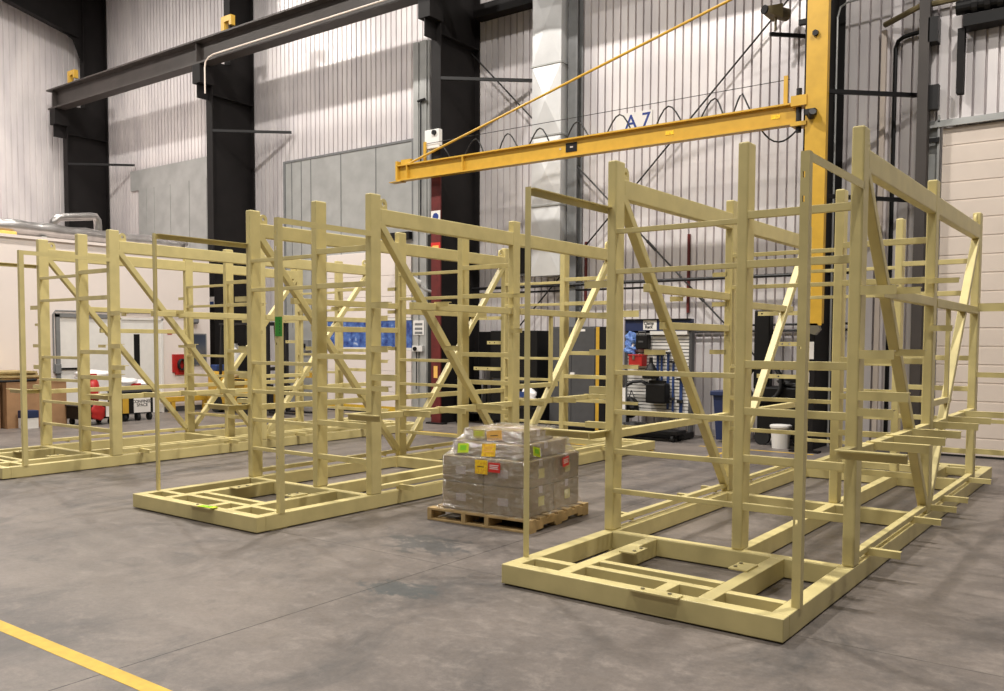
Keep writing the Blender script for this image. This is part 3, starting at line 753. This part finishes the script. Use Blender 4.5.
MB().cyl((-.1, -.1, .1), (.05, .05, .06), .12, .06).build('lamp_head', 'white', s); MB().tube([(.0, .0, .05), (.08, .15, -.08), (.12, .36, -.12)], .03).build('lamp_arm', 'white', s)

tag(MB().tube([(-12.74, 14.42, 4.1), (-12.74, 14.42, 6.9)], .018).tube([(-12.82, 14.42, 6.9), (-12.62, 14.42, 6.92)], .03).build('wall_riser', 'blackmetal'), 'thin dark riser pipe with a tee on the wall left of the red flanged column', 'pipe')
# right of the jib: pipes, post and door gear
tag(MB().box(-3.32, -3.25, 14.5, 14.59, 0, 6.5).build('pale_post', 'doorwhite'), 'narrow pale post on the wall right of the mast', 'post')
tag(MB().tube([(-3.12, 14.54, 0), (-3.12, 14.54, 6.2), (-3.08, 14.52, 6.30), (-3.0, 14.5, 6.34), (-2.72, 14.48, 6.37)], .032).build('black_downpipe', 'black'), 'black pipe dropping down the wall left of the loading door', 'pipe')
tag(MB().tube([(-3.26, 14.45, 6.56), (-2.7, 14.02, 6.58), (4, 14.05, 6.62)], .045).build('cross_pipe', 'bronze'), 'brownish pipe running level above the loading door', 'pipe')
tag(MB().tube([(-3.92, 14.25, 0), (-3.92, 14.25, 6.75), (-3.88, 14.25, 6.9), (-3.78, 14.25, 6.95), (-3.0, 14.25, 7.0)], .016).build('column_conduit', 'galv'), 'thin conduit climbing the side of the column behind the jib', 'conduit')
s = empty('door_post', (-2.60, 14.0, 0), 'dark steel post at the left edge of the loading door', 'post')
MB().box(-.07, .07, -.12, .08, 0, 9).build('shaft', 'runway', s); MB().box(.06, .2, -.06, .06, 5.05, 5.4).build('bracket_plate', 'blackmetal', s)
MB().box(.05, .18, -.12, .1, 6.0, 6.35).build('motor', 'blackmetal', s)
s = empty('door_spring_shaft', (0, 13.95, 0), 'dark spring shaft and gear above the loading door', 'door gear')
MB().box(-2.1, 6, -.1, .21, 6.12, 6.28).cyl((-2.2, 0, 6.42), (6, 0, 6.42), .1).build('spring_housing', 'black', s)
MB().box(-2.17, -2.08, -.05, .1, 5.22, 6.12).build('side_plate', 'column', s)
cl = MB()
for k in range(24): cl.cyl((-2.0 + k * .16, 0, 6.42), (-1.93 + k * .16, 0, 6.42), .13, n=12)
cl.build('spring_coils', 'blackmetal', s)

# ------------------------------------------------------------------ floor standing things along the back wall
s = empty('storage_cabinet', (-8.45, 13.78, 0), 'grey upright storage cabinet with a yellow edge strip', 'cabinet')
MB().box(-.48, .52, 0, .55, .08, 1.95, .01).build('body', 'cabgrey', s)
for xa_, xb_ in ((-.47, .0), (.01, .5)): MB().box(xa_, xb_, -.015, 0, .12, 1.92, .004).build('door', 'cabgrey', s)
MB().box(.53, .60, -.02, .3, .05, 1.94).build('edge_strip', 'yellow', s); MB().box(.60, .72, -.02, .3, .05, 1.94).build('side_channel', 'black', s)
MB().box(.1, .3, -.02, -.015, 1.86, 1.90).build('name_strip', 'paper', s); MB().box(.0, .09, -.05, -.015, 1.05, 1.1).build('handle', 'paper', s); MB().box(-.45, .5, .02, .5, 0, .08).build('plinth', 'black', s)
s = empty('dark_cabinet', (-9.75, 13.8, 0), 'black steel cabinet standing left of the grey storage cabinet', 'cabinet')
MB().box(-.6, .52, 0, .5, .95, 1.88, .01).build('upper_body', 'black', s); MB().box(-.6, .52, 0, .5, .1, .9, .01).build('lower_body', 'black', s)
MB().box(-.55, .48, .02, .48, .88, .97).build('shelf_gap', 'cabgrey', s)
for xx in (-.55, .42): MB().box(xx, xx + .06, .05, .1, 0, .1).build('foot', 'blackmetal', s)
MB().box(-.05, -.035, -.012, 0, 1.0, 1.84).build('door_seam', 'cabgrey', s)
s = empty('paper_sack', (-9.3, 13.6, .62), 'white sack with a blue mark in front of the black cabinet', 'bag')
MB().blob((0, 0, .0), (.2, .11, .15), 4, .3).build('sack_body', 'bag', s, smooth=True); MB().box(-.1, .02, -.165, -.13, .0, .1).build('blue_mark', 'blue', s)
st = tag(MB().box(-9.6, -9.0, 13.45, 13.75, .0, .38).box(-9.62, -8.98, 13.43, 13.77, .38, .42).build('low_stand', 'black'), 'low black stand under the white sack', 'stand')

# smaller dark workbench behind the middle rack
s = empty('workbench', (-10.86, 13.75, 0), 'dark workbench with a vice beside the red flanged column', 'bench')
MB().box(-.38, .42, 0, .6, .82, .88).build('top', 'blackmetal', s)
for xx, yy in ((-.36, .04), (.34, .04), (-.36, .5), (.34, .5)): MB().box(xx, xx + .06, yy, yy + .06, 0, .82).build('leg', 'blackmetal', s)
MB().box(-.3, .34, .1, .5, .2, .26).build('lower_shelf', 'blackmetal', s); MB().box(-.3, .02, .05, .4, .45, .8).build('drawer_box', 'black', s)
s2 = empty('wall_box', (-10.55, 14.3, 1.45), 'black wall cabinet above the dark workbench', 'cabinet')
MB().box(-.4, .42, -.1, .25, -.35, .42, .01).build('body', 'black', s2); MB().box(-.05, .2, -.11, -.1, .33, .37).build('name_strip', 'paper', s2); MB().box(-.01, .01, -.115, -.1, -.33, .3).build('door_seam', 'cabgrey', s2)

# tool board
s = empty('tool_board', (-6.80, 13.95, 0), 'slatted white tool board with a navy header against the back wall', 'tool board')
sl = MB()
for k in range(24): sl.box(-.58, .62, 0, .03, .44 + k * .0585, .44 + k * .0585 + .044)
sl.build('slat_panel', 'white', s); MB().box(-.58, .62, .031, .06, .4, 1.9).build('backing', 'black', s)
MB().box(-.60, .66, -.05, .08, 1.865, 2.07).build('header', 'navy', s)
MB().box(-.60, .66, -.08, -.05, 2.05, 2.075).build('header_light_rail', 'black', s)
for xx in (-.62, .62): MB().box(xx, xx + .05, -.02, .1, 0, 2.0).build('upright', 'cabgrey', s)
MB().box(-.62, .68, -.3, .1, .02, .12).build('base_tray', 'black', s)
c_ = MB().box(-.24, .02, -.056, -.05, 1.88, 2.05).build('name_card', 'paper', s)
text('lettering', 'Clamp\nRack', .075, 'ink', s, facing_front(-.13, -.058, 1.965))
MB().box(-.1, .6, -.07, .0, 1.80, 1.86).build('lamp_strip', 'white', s)
def hang(name, label, cat, m, shapes, grp='tools hung on the tool board'):
    o = empty(name, (-6.80, 13.94, 0), label, cat, grp); k = 0
    for nm, mm, fn in shapes: fn().build(nm, mm, o)
    return o
hang('glove_bundle', 'bundle of pale blue gloves at top left of the tool board', 'gloves', None, [('gloves', 'paleblue', lambda: MB().blob((-.46, -.09, 1.70), (.11, .06, .13), 2, .3).blob((-.45, -.09, 1.54), (.11, .06, .12), 5, .3)), ('cuff', 'paper', lambda: MB().blob((-.42, -.1, 1.6), (.04, .03, .05), 3, .2))])
hang('tool_case', 'black tool case hanging beside the blue gloves', 'case', None, [('case_body', 'black', lambda: MB().box(-.33, -.10, -.16, 0, 1.54, 1.80, .02)), ('handle', 'cabgrey', lambda: MB().tube([(-.3, -.12, 1.8), (-.29, -.12, 1.85), (-.16, -.12, 1.85), (-.15, -.12, 1.8)], .012)), ('badge', 'cabgrey', lambda: MB().box(-.27, -.18, -.165, -.16, 1.66, 1.69))])
hang('red_tool_box', 'red metal tool box on the tool board below the black case', 'tool box', None, [('body', 'red', lambda: MB().box(-.44, -.18, -.2, 0, 1.24, 1.42, .01)), ('lid', 'red', lambda: MB().box(-.45, -.17, -.21, 0, 1.42, 1.45, .008)), ('latch', 'bolt', lambda: MB().box(-.36, -.32, -.215, -.2, 1.36, 1.43))])
hang('black_funnel', 'black long necked funnel on the tool board', 'funnel', None, [('cone', 'black', lambda: MB().lathe([(.03, .36), (.035, .26), (.10, .16), (.15, .04), (.15, -.0)], (-.02, -.16, 1.04)))])
hang('power_pack', 'black power pack with cables at lower left of the tool board', 'machine', None, [('body', 'black', lambda: MB().box(-.10, .28, -.22, 0, .60, .95, .03)), ('cable', 'cable', lambda: MB().tube([(-.08, -.14, .92), (-.2, -.16, .98), (-.38, -.15, .96), (-.5, -.14, .90)], .03)), ('top_handle', 'black', lambda: MB().box(-.06, .25, -.16, -.1, .95, 1.0))])
hang('black_bag', 'small black bag hanging at the lower left edge of the tool board', 'bag', None, [('bag_body', 'black', lambda: MB().blob((-.42, -.14, .50), (.15, .1, .18), 9, .12)), ('bag_strap', 'cable', lambda: MB().tube([(-.48, -.1, .66), (-.45, -.06, .80), (-.36, -.1, .66)], .012))])
for k, (x, z0, z1, w) in enumerate(((.02, .75, 1.48, .035), (.10, .75, 1.48, .03), (.22, .5, 1.5, .035), (.32, .46, 1.35, .03), (.46, .42, 1.05, .05))):
    z1b = z1
    hang('bar_clamp', ['short blue bar clamp nearest the black funnel', 'blue bar clamp second from the black funnel', 'long blue bar clamp in the middle of the board', 'thin blue bar clamp right of the long one', 'broad blue bar clamp at right end of the board'][k], 'clamp', None,
         [('bar', 'blue', lambda: MB().box(x, x + w, -.03, 0, z0, z1b)), ('fixed_jaw', 'blackmetal', lambda: MB().box(x - .01, x + w + .02, -.14, 0, z1b - .04, z1b)), ('sliding_jaw', 'blackmetal', lambda: MB().box(x - .008, x + w + .015, -.12, 0, z0 + .2, z0 + .25))])
s = empty('hanging_notice', (-7.42, 13.60, .66), 'white notice sheet in a frame in front of the tool board', 'notice')
MB().box(-.13, .2, -.01, .0, -.18, .2).build('sheet', 'paper', s); MB().box(-.14, .21, .0, .02, -.7+.04, .21).build('stand', 'greypaint', s)
tr = empty('low_trolley', (-6.55, 13.22, 0), 'low dark trolley on the floor below the tool board', 'trolley')
MB().box(-.75, .5, 0, .35, .12, .19, .01).build('deck', 'black', tr)
for xx, yy in ((-.65, .05), (.4, .05), (-.65, .3), (.4, .3)): MB().cyl((xx - .02, yy, .06), (xx + .02, yy, .06), .06).build('wheel', 'rubber', tr)
MB().blob((-.3, .17, .24), (.3, .13, .06), 3, .15).build('rag_heap', 'blackmetal', tr)
# waste bin, machine, bucket
s = empty('waste_bin', (-5.46, 13.95, 0), 'dark blue plastic bin standing against the wall', 'bin')
mb = MB(); A = [(-.18, -.18), (.18, -.18), (.18, .18), (-.18, .18)]
lo = [mb.bm.verts.new((x * .85, y * .85, .04)) for x, y in A]; hi = [mb.bm.verts.new((x * 1.1, y * 1.1, .78)) for x, y in A]
mb.bm.faces.new(lo[::-1]); mb.bm.faces.new(hi)
for k in range(4): mb.bm.faces.new((lo[k], lo[(k + 1) % 4], hi[(k + 1) % 4], hi[k]))
mb.build('bin_body', 'navy', s); MB().box(-.24, .24, -.24, .24, .78, .86, .015).build('lid', 'navy', s); MB().cyl((-.2, .2, .05), (.2, .2, .05), .05).build('wheel', 'rubber', s)
s = empty('welding_machine', (-4.98, 13.98, 0), 'black welding machine with a tall mast and coiled hose behind the racks', 'machine')
MB().box(.02, .9, -.1, .4, .12, .95, .03).build('body', 'black', s); MB().box(-.12, .14, .1, .3, .9, 2.2, .02).build('mast', 'black', s)
b = MB()
for k in range(3):
    b.tube([(.16 + .28 * math.cos(a), -.13 - .03 * k, 1.02 + .3 * math.sin(a)) for a in [2 * PI * j / 24 for j in range(25)]], .03)
b.build('hose_coil', 'cable', s)
for xx in (.12, .75): MB().cyl((xx, -.13, .13), (xx, -.05, .13), .13).build('wheel', 'rubber', s)
MB().blob((.55, .1, 1.0), (.25, .2, .12), 3, .2).build('cover', 'blackmetal', s)
s = empty('white_bucket', (-4.47, 13.62, 0), 'white plastic bucket on the floor before the black machine', 'bucket')
MB().lathe([(.13, 0), (.155, .33), (.17, .33), (.17, .36), (.15, .37)], n=24).build('bucket_body', 'white', s, smooth=False)
MB().tube([(.17 * math.cos(a), .02, .33 - .17 * math.sin(a)) for a in [PI * k / 10 for k in range(11)]], .006).build('handle', 'bolt', s)
# ------------------------------------------------------------------ office block at the left
OX = -18.15
ow = MB().box(-26.2, OX, -6, 12.84, 0, 3.70)
struct('wall_office', ow, 'office')
struct('trim_8', MB().box(-26.2, OX + .05, -6, 12.88, 3.70, 3.76), 'office')
struct('baseboard_office', MB().box(OX, OX + .012, -6, 12.84, 0, .12), 'cabgrey')
dd = empty('door_3', (OX, 9.8, 0)); dd['kind'] = 'structure'
MB().box(0, .05, -.70, -.62, 0, 2.2).box(0, .05, .62, .70, 0, 2.2).box(0, .05, -.70, .70, 2.14, 2.22).build('door_frame', 'greypaint', dd)
MB().box(0, .02, -.62, -.005, .01, 2.14).build('door_leaf', 'white', dd); MB().box(0, .02, .005, .62, .01, 2.14).build('door_leaf', 'white', dd)
d2 = empty('door_4', (OX, 11.1, 0)); d2['kind'] = 'structure'
MB().box(0, .02, -.56, .42, .01, 2.12).build('door_leaf', 'white', d2)
MB().box(.02, .026, -.26, -.12, 1.02, 1.8).build('vision_panel', 'black', d2)
MB().box(0, .04, -.60, -.56, 0, 2.16).box(0, .04, .42, .46, 0, 2.16).box(0, .04, -.60, .46, 2.12, 2.16).build('door_frame', 'white', d2)
wd = empty('window_1', (OX, 12.5, 1.45)); wd['kind'] = 'structure'
MB().box(0, .03, -.2, .22, -.38, .38).build('window_frame', 'greypaint', wd); MB().box(.03, .034, -.17, .19, -.35, .35).build('pane', 'glass', wd)
s = empty('wall_lamp', (OX, 12.30, 2.2), 'grey wall lamp above the office window', 'light')
MB().box(0, .16, -.1, .14, -.12, .12, .02).build('housing', 'greypaint', s); MB().box(.02, .14, -.08, .12, -.14, -.12).build('diffuser', 'glass', s)
s = empty('fire_board', (OX - .005, 11.97, 1.10), 'red fire point board with a dark hose reel on the office wall', 'fire equipment')
MB().box(0, .04, -.17, .17, -.18, .24).box(0, .04, -.1, .17, -.24, -.18).build('backboard', 'red', s)
b = MB()
for k in range(3): b.tube([(.06 + .03 * k, .04 + .09 * math.cos(a), .0 + .12 * math.sin(a)) for a in [2 * PI * j / 20 for j in range(21)]], .018)
b.build('hose_reel', 'blackmetal', s)
s = empty('exit_plate', (OX - .005, 11.75, 1.86), 'small red plate on the office wall above the fire board', 'sign')
MB().box(0, .01, -.06, .06, -.06, .06).build('plate', 'red', s); MB().box(.01, .013, -.03, .03, -.02, .02).build('mark', 'paper', s)
tag(MB().tube([(OX + .03, 9.05, 1.0), (OX + .03, 9.05, 2.2), (OX + .03, 9.1, 2.27), (OX + .03, 12.4, 2.29)], .016).build('surface_conduit', 'greypaint'), 'grey conduit framing the office doors', 'conduit')
s = empty('electrical_box', (OX, 9.12, 1.06), 'grey socket box on the office wall left of the doors', 'socket')
MB().box(0, .08, -.06, .06, -.1, .1, .01).build('box_body', 'greypaint', s); MB().box(.01, .05, .06, .5, -.02, .02).build('trunking', 'blackmetal', s)
# yellow guard rail
s = empty('guard_rail', (-17.95, 11.98, 0), 'low yellow guard rail on posts in front of the office wall', 'rail')
MB().box(-.04, .04, -.6, .68, .24, .36, .01).build('rail', 'yellow', s)
for yy in (-.35, .5): MB().box(-.04, .04, yy, yy + .09, 0, .26).build('post', 'yellow', s); MB().box(-.07, .07, yy - .04, yy + .13, 0, .012).build('foot_plate', 'yellow', s)

# foil wrapped ducts on the office roof
s = empty('foil_duct', (0, 0, 0), 'long silver foil wrapped duct lying on the office roof', 'duct')
rnd = random.Random(5)
pts = [(-18.75 + rnd.uniform(-.01, .01), 5.5 + k * .2, 3.99 - .001 * k + rnd.uniform(-.008, .008)) for k in range(36)]
MB().tube(pts, lambda t: .158 + .012 * math.sin(t * 60) , 18).build('main_run', 'foil', s, smooth=True)
for k in (8, 18, 28): MB().box(-18.9, -18.6, 5.5 + k * .2, 5.6 + k * .2, 3.76, 3.84).build('saddle', 'galv', s)
s = empty('foil_branch_duct', (0, 0, 0), 'silver foil branch pipe bending over the main roof duct', 'duct')
pts = [(-18.85, 9.42, 4.03), (-18.82, 9.46, 4.2), (-18.8, 9.55, 4.29)] + [(-18.8, 9.66 + k * .125, 4.315 + .018 * k) for k in range(6)] + [(-18.8, 10.36, 4.41), (-18.8, 10.42, 4.33), (-18.8, 10.43, 4.2), (-18.8, 10.43, 3.76)]
MB().tube(pts, .085, 14).build('pipe', 'foil', s, smooth=True)
MB().cyl((-18.8, 10.43, 3.76), (-18.8, 10.43, 3.82), .12).build('roof_collar', 'galv', s)
tag(MB().cyl((-18.7, 12.35, 3.99), (-18.7, 12.6, 4.02), .12, .07).cyl((-18.7, 12.45, 3.76), (-18.7, 12.45, 4.05), .07).build('roof_elbow', 'foil'), 'small silver elbow at the far end of the office roof', 'duct')
s = empty('roof_batten', (-18.6, 7.6, 3.76), 'brown insulation batt under the roof duct', 'insulation')
MB().box(-.12, .1, -.9, .95, 0, .11, .02).build('batt', 'orange', s); MB().blob((.05, .4, .08), (.1, .15, .07), 3, .2).build('scrap', 'cabgrey', s)

# gaylord boxes and clutter in front of the office
def gaylord(loc, sx, sy, h, label, grp):
    o = empty('cardboard_crate', loc, label, 'box', grp)
    t_ = .012
    MB().box(0, sx, 0, sy, .0, .02).box(0, t_, 0, sy, .02, h).box(sx - t_, sx, 0, sy, .02, h).box(t_, sx - t_, 0, t_, .02, h).box(t_, sx - t_, sy - t_, sy, .02, h).build('box_body', 'card', o)
    MB().box(-.006, sx + .006, -.006, sy + .006, h - .06, h - .012).build('rim_band', 'card', o)
    return o
gaylord((-18.05, 7.56, 0), 1.13, 1.12, .90, 'large brown cardboard crate by the office wall behind the left rack', 'cardboard crates by the office wall')
gaylord((-18.05, 6.3, 0), 1.0, 1.2, .88, 'large brown cardboard crate at the left edge of the photo', 'cardboard crates by the office wall')
for k in range(4):
    y = 6.5 + k * .03; a = random.Random(k).uniform(-.05, .05)
    o = tag(MB().box(-.5, .55 - .04 * k, 0, 1.7 - .05 * k, 0, .035).build('flattened_carton', 'oldcard', loc=(-17.6, y + .1, .905 + k * .04)), ['flattened carton at the bottom of the pile on the crates', 'flattened carton second from the bottom of the pile on the crates', 'flattened carton second from the top of the pile on the crates', 'flattened carton on top of the pile on the crates'][k], 'cardboard', 'flattened cartons')
    o.rotation_euler = (0, 0, a)
tag(MB().tube([(-16.98, 6.4, .86), (-16.9, 7.0, .90), (-16.93, 7.6, .885), (-16.9, 8.1, .905)], .025).build('black_strap', 'black'), 'black strap along the front edge of the cardboard crates', 'strap')
s = empty('small_parcel', (-16.72, 7.85, 0), 'small white parcel with a navy top before the cardboard crate', 'box')
MB().box(-.12, .12, -.13, .13, 0, .2, .006).build('parcel_body', 'paper', s); MB().box(-.125, .125, -.135, .135, .2, .34, .006).build('lid', 'navy', s)

# carts with a confined-space kit
s = empty('utility_cart', (-16.62, 9.02, 0), 'black utility cart loaded with red gear beside the cardboard crate', 'cart')
MB().box(-.3, .3, -.36, .34, .12, .36, .015).build('tub', 'black', s); MB().box(-.32, .32, -.38, .36, .36, .39, .01).build('rim', 'blackmetal', s)
for xx, yy in ((-.22, -.28), (.22, -.28), (-.22, .26), (.22, .26)): MB().cyl((xx, yy - .03, .06), (xx, yy + .03, .06), .06).cyl((xx, yy, .06), (xx, yy, .13), .02).build('castor', 'rubber', s)
o = empty('red_gear_bag', (-16.62, 9.02, .395), 'red and white rescue gear bag standing on the black cart', 'bag')
MB().blob((0, -.0, .25), (.17, .17, .24), 8, .12).build('bag_body', 'red', o, smooth=True); MB().bar((.17, .06, .1), (.17, .10, .36), .05, .03).build('strap', 'paper', o)
o = empty('red_harness', (-16.295, 9.03, .16), 'red harness with a cream strap hanging down the cart side', 'harness')
MB().blob((0, -.06, .1), (.035, .14, .16), 11, .2).build('webbing', 'red', o, smooth=True); MB().box(.03, .05, .08, .14, .0, .26).build('strap', 'paper', o)
o = empty('white_bag', (-16.75, 9.0, .90), 'white plastic bag with red print slumped above the red gear bag', 'bag')
MB().blob((0, .12, .06), (.18, .36, .11), 14, .18).build('bag_body', 'bag', o, smooth=True); MB().box(.16, .2, -.14, .1, .03, .1).build('red_print', 'red', o)
s = empty('sign_cart', (-16.88, 9.98, 0), 'black wheeled cart carrying a confined space sign', 'cart')
MB().box(-.28, .28, -.33, .36, .15, .60, .015).build('tub', 'black', s); MB().box(-.3, .3, -.35, .38, .60, .68, .01).build('top_tray', 'cabgrey', s)
for xx, yy in ((-.22, -.26), (.22, -.26), (-.22, .04), (.22, .04), (-.22, .3), (.22, .3)): MB().cyl((xx, yy - .03, .075), (xx, yy + .03, .075), .075).cyl((xx, yy, .075), (xx, yy, .2), .02).build('castor', 'rubber', s)
sg = MB().box(.282, .29, -.08, .29, .17, .53).build('sign_plate', 'paper', s)
text('lettering', 'CONFINED\nSPACE', .088, 'ink', s, facing_right(.291, .105, .36))
tag(MB().box(.282, .30, -.33, -.20, .17, .53).build('yellow_panel', 'yellow', s), 'yellow panel')
o = empty('white_bag', (-16.9, 10.0, .68), 'white plastic bags heaped on the cart with the sign', 'bag')
MB().blob((0, -.15, .10), (.22, .26, .12), 21, .18).blob((0, .2, .07), (.22, .2, .09), 23, .18).build('bag_body', 'bag', o, smooth=True); MB().box(.19, .215, -.1, .12, .05, .09).build('red_print', 'red', o)

# forklift behind the far rack
s = empty('forklift', (-16.62, 12.72, 0), 'yellow forklift parked beyond the far rack beside a column', 'forklift')
MB().box(-.55, 1.0, -.42, .42, .18, .52, .05).build('chassis', 'yellow', s); MB().box(-.95, -.45, -.4, .4, .22, .95, .08).build('counterweight', 'yellow', s)
MB().box(-.5, .42, -.38, .38, .52, .80, .03).build('engine_cover', 'yellow', s); MB().box(.05, .4, -.25, .25, .80, .92, .04).box(.0, .08, -.25, .25, .88, 1.3, .04).build('seat', 'black', s)
for xx in (-.5, .75): 
    for yy in (-.42, .42): MB().bar((xx, yy * .85, .5), (xx * .8, yy * .85, 2.05), .05, .05).build('guard_post', 'blackmetal', s)
MB().box(-.45, .65, -.4, .4, 2.02, 2.07).build('guard_roof', 'blackmetal', s)
for yy in (-.3, .22): MB().box(1.02, 1.14, yy, yy + .08, .1, 2.1).build('mast_rail', 'blackmetal', s)
for zz in (1.0, 2.0): MB().box(1.04, 1.12, -.3, .3, zz, zz + .08).build('mast_crossbar', 'blackmetal', s)
for yy in (-.28, .2): MB().box(1.15, 1.95, yy, yy + .1, .06, .1).box(1.14, 1.19, yy, yy + .1, .06, .7).build('fork', 'blackmetal', s)
for xx, r_ in ((-.55, .22), (.65, .25)):
    for yy in (-.44, .30): MB().cyl((xx, yy, r_), (xx, yy + .14, r_), r_).cyl((xx, yy - .01, r_), (xx, yy + .15, r_), r_ * .5).build('wheel', 'rubber', s)
for k in range(3): MB().box(-.25, .5, -.435, -.425, .56 + k * .1, .60 + k * .1).build('cooling_slot', 'black', s)
MB().blob((.35, -.425, .35), (.16, .02, .06), 2, .0).build('oval_badge', 'black', s)
MB().box(-.93, -.7, -.3, .0, .95, 1.10, .02).build('blue_box', 'blue', s)
o = empty('propane_tank', (-16.88, 12.62, .80), 'white gas cylinder standing on the yellow forklift', 'gas tank')
MB().lathe([(.08, .0), (.17, .04), (.18, .1), (.18, .6), (.15, .7), (.06, .76), (.05, .8)], n=24).build('tank_shell', 'white', o, smooth=True); MB().cyl((0, 0, .8), (0, 0, .88), .04).box(.02, .16, -.02, .02, .80, .84).build('valve', 'black', o)
o = empty('blue_notice', (-18.72 + .03, CN - .004, 2.64), 'small blue and white notice on the column beside the office', 'sign')
MB().box(-.1, .09, -.004, 0, -.14, .12).build('sign_plate', 'paper', o); MB().box(-.08, .07, -.007, -.004, -.12, -.0).build('blue_panel', 'blue', o)
o = empty('yellow_barrier', (-15.75, 13.5, 0), 'yellow steel bollard stand near the white loading door', 'barrier')
MB().cyl((0, 0, 0), (0, 0, 1.0), .06).build('post', 'yellow', o); MB().box(-.03, .5, -.03, .03, .82, .94).build('arm', 'yellow', o); MB().box(-.12, .12, -.12, .12, 0, .015).build('foot_plate', 'yellow', o)
o = empty('wall_switch_box', (-16.55, 14.42, 1.55), 'grey wall switch box left of the white loading door', 'switch')
MB().box(-.12, .12, 0, .1, -.14, .14, .008).build('box_body', 'greypaint', o); MB().box(-.03, .03, -.02, 0, -.05, .05).build('lever', 'black', o)

# ------------------------------------------------------------------ floor marking
tag(MB().box(-14, 4, 2.235, 2.325, 0, .0015).build('floor_line', 'linepaint'), 'wide yellow painted line across the near left corner of the floor', 'floor line')
tag(MB().box(-5.6, -3.8, 13.05, 13.12, 0, .0015).box(-5.0, -4.93, 11.9, 13.05, 0, .0015).build('bay_line', 'linepaint'), 'thin yellow bay marking on the floor near the white bucket', 'floor line')
tag(MB().box(-17.6, -5.9, 12.0, 12.07, 0, .0015).build('aisle_line', 'linepaint'), 'thin yellow aisle line on the floor beyond the racks', 'floor line')

# ------------------------------------------------------------------ light: rows of high-bay lamps, soft spill from the open hall
def lamp(x, y, z, e, size=.5, col=(1, .95, .88)):
    d = bpy.data.lights.new('high_bay_lamp', 'AREA'); d.energy = e; d.shape = 'DISK'; d.size = size; d.color = col; d.spread = PI * .95
    o = bpy.data.objects.new('high_bay_lamp', d); COL.objects.link(o); o.location = (x, y, z)
for x, e in ((-22.4, 620), (-15.2, 850), (-7.6, 960), (0.2, 820)): lamp(x, 8.2, 11.6, e, .45)
for x, e in ((-22.0, 240), (-15.2, 300), (-7.4, 260), (0.3, 170)): lamp(x, 11.2, 12.4, e, .4)
for x, e in ((-15.2, 400), (-7.6, 500), (0.2, 490)): lamp(x, 1.5, 11.8, e, .45)
for x, e in ((-12, 310), (-3, 370)): lamp(x, -5.0, 11.8, e, .45)
w = bpy.data.worlds.new('hall'); SC.world = w; w.use_nodes = True
bg = w.node_tree.nodes['Background']; bg.inputs[0].default_value = (1, .95, .91, 1); bg.inputs[1].default_value = .13
vs = SC.view_settings; vs.view_transform = 'Standard'; vs.look = 'None'; vs.exposure = -.30; vs.gamma = 1; vs.use_curve_mapping = False
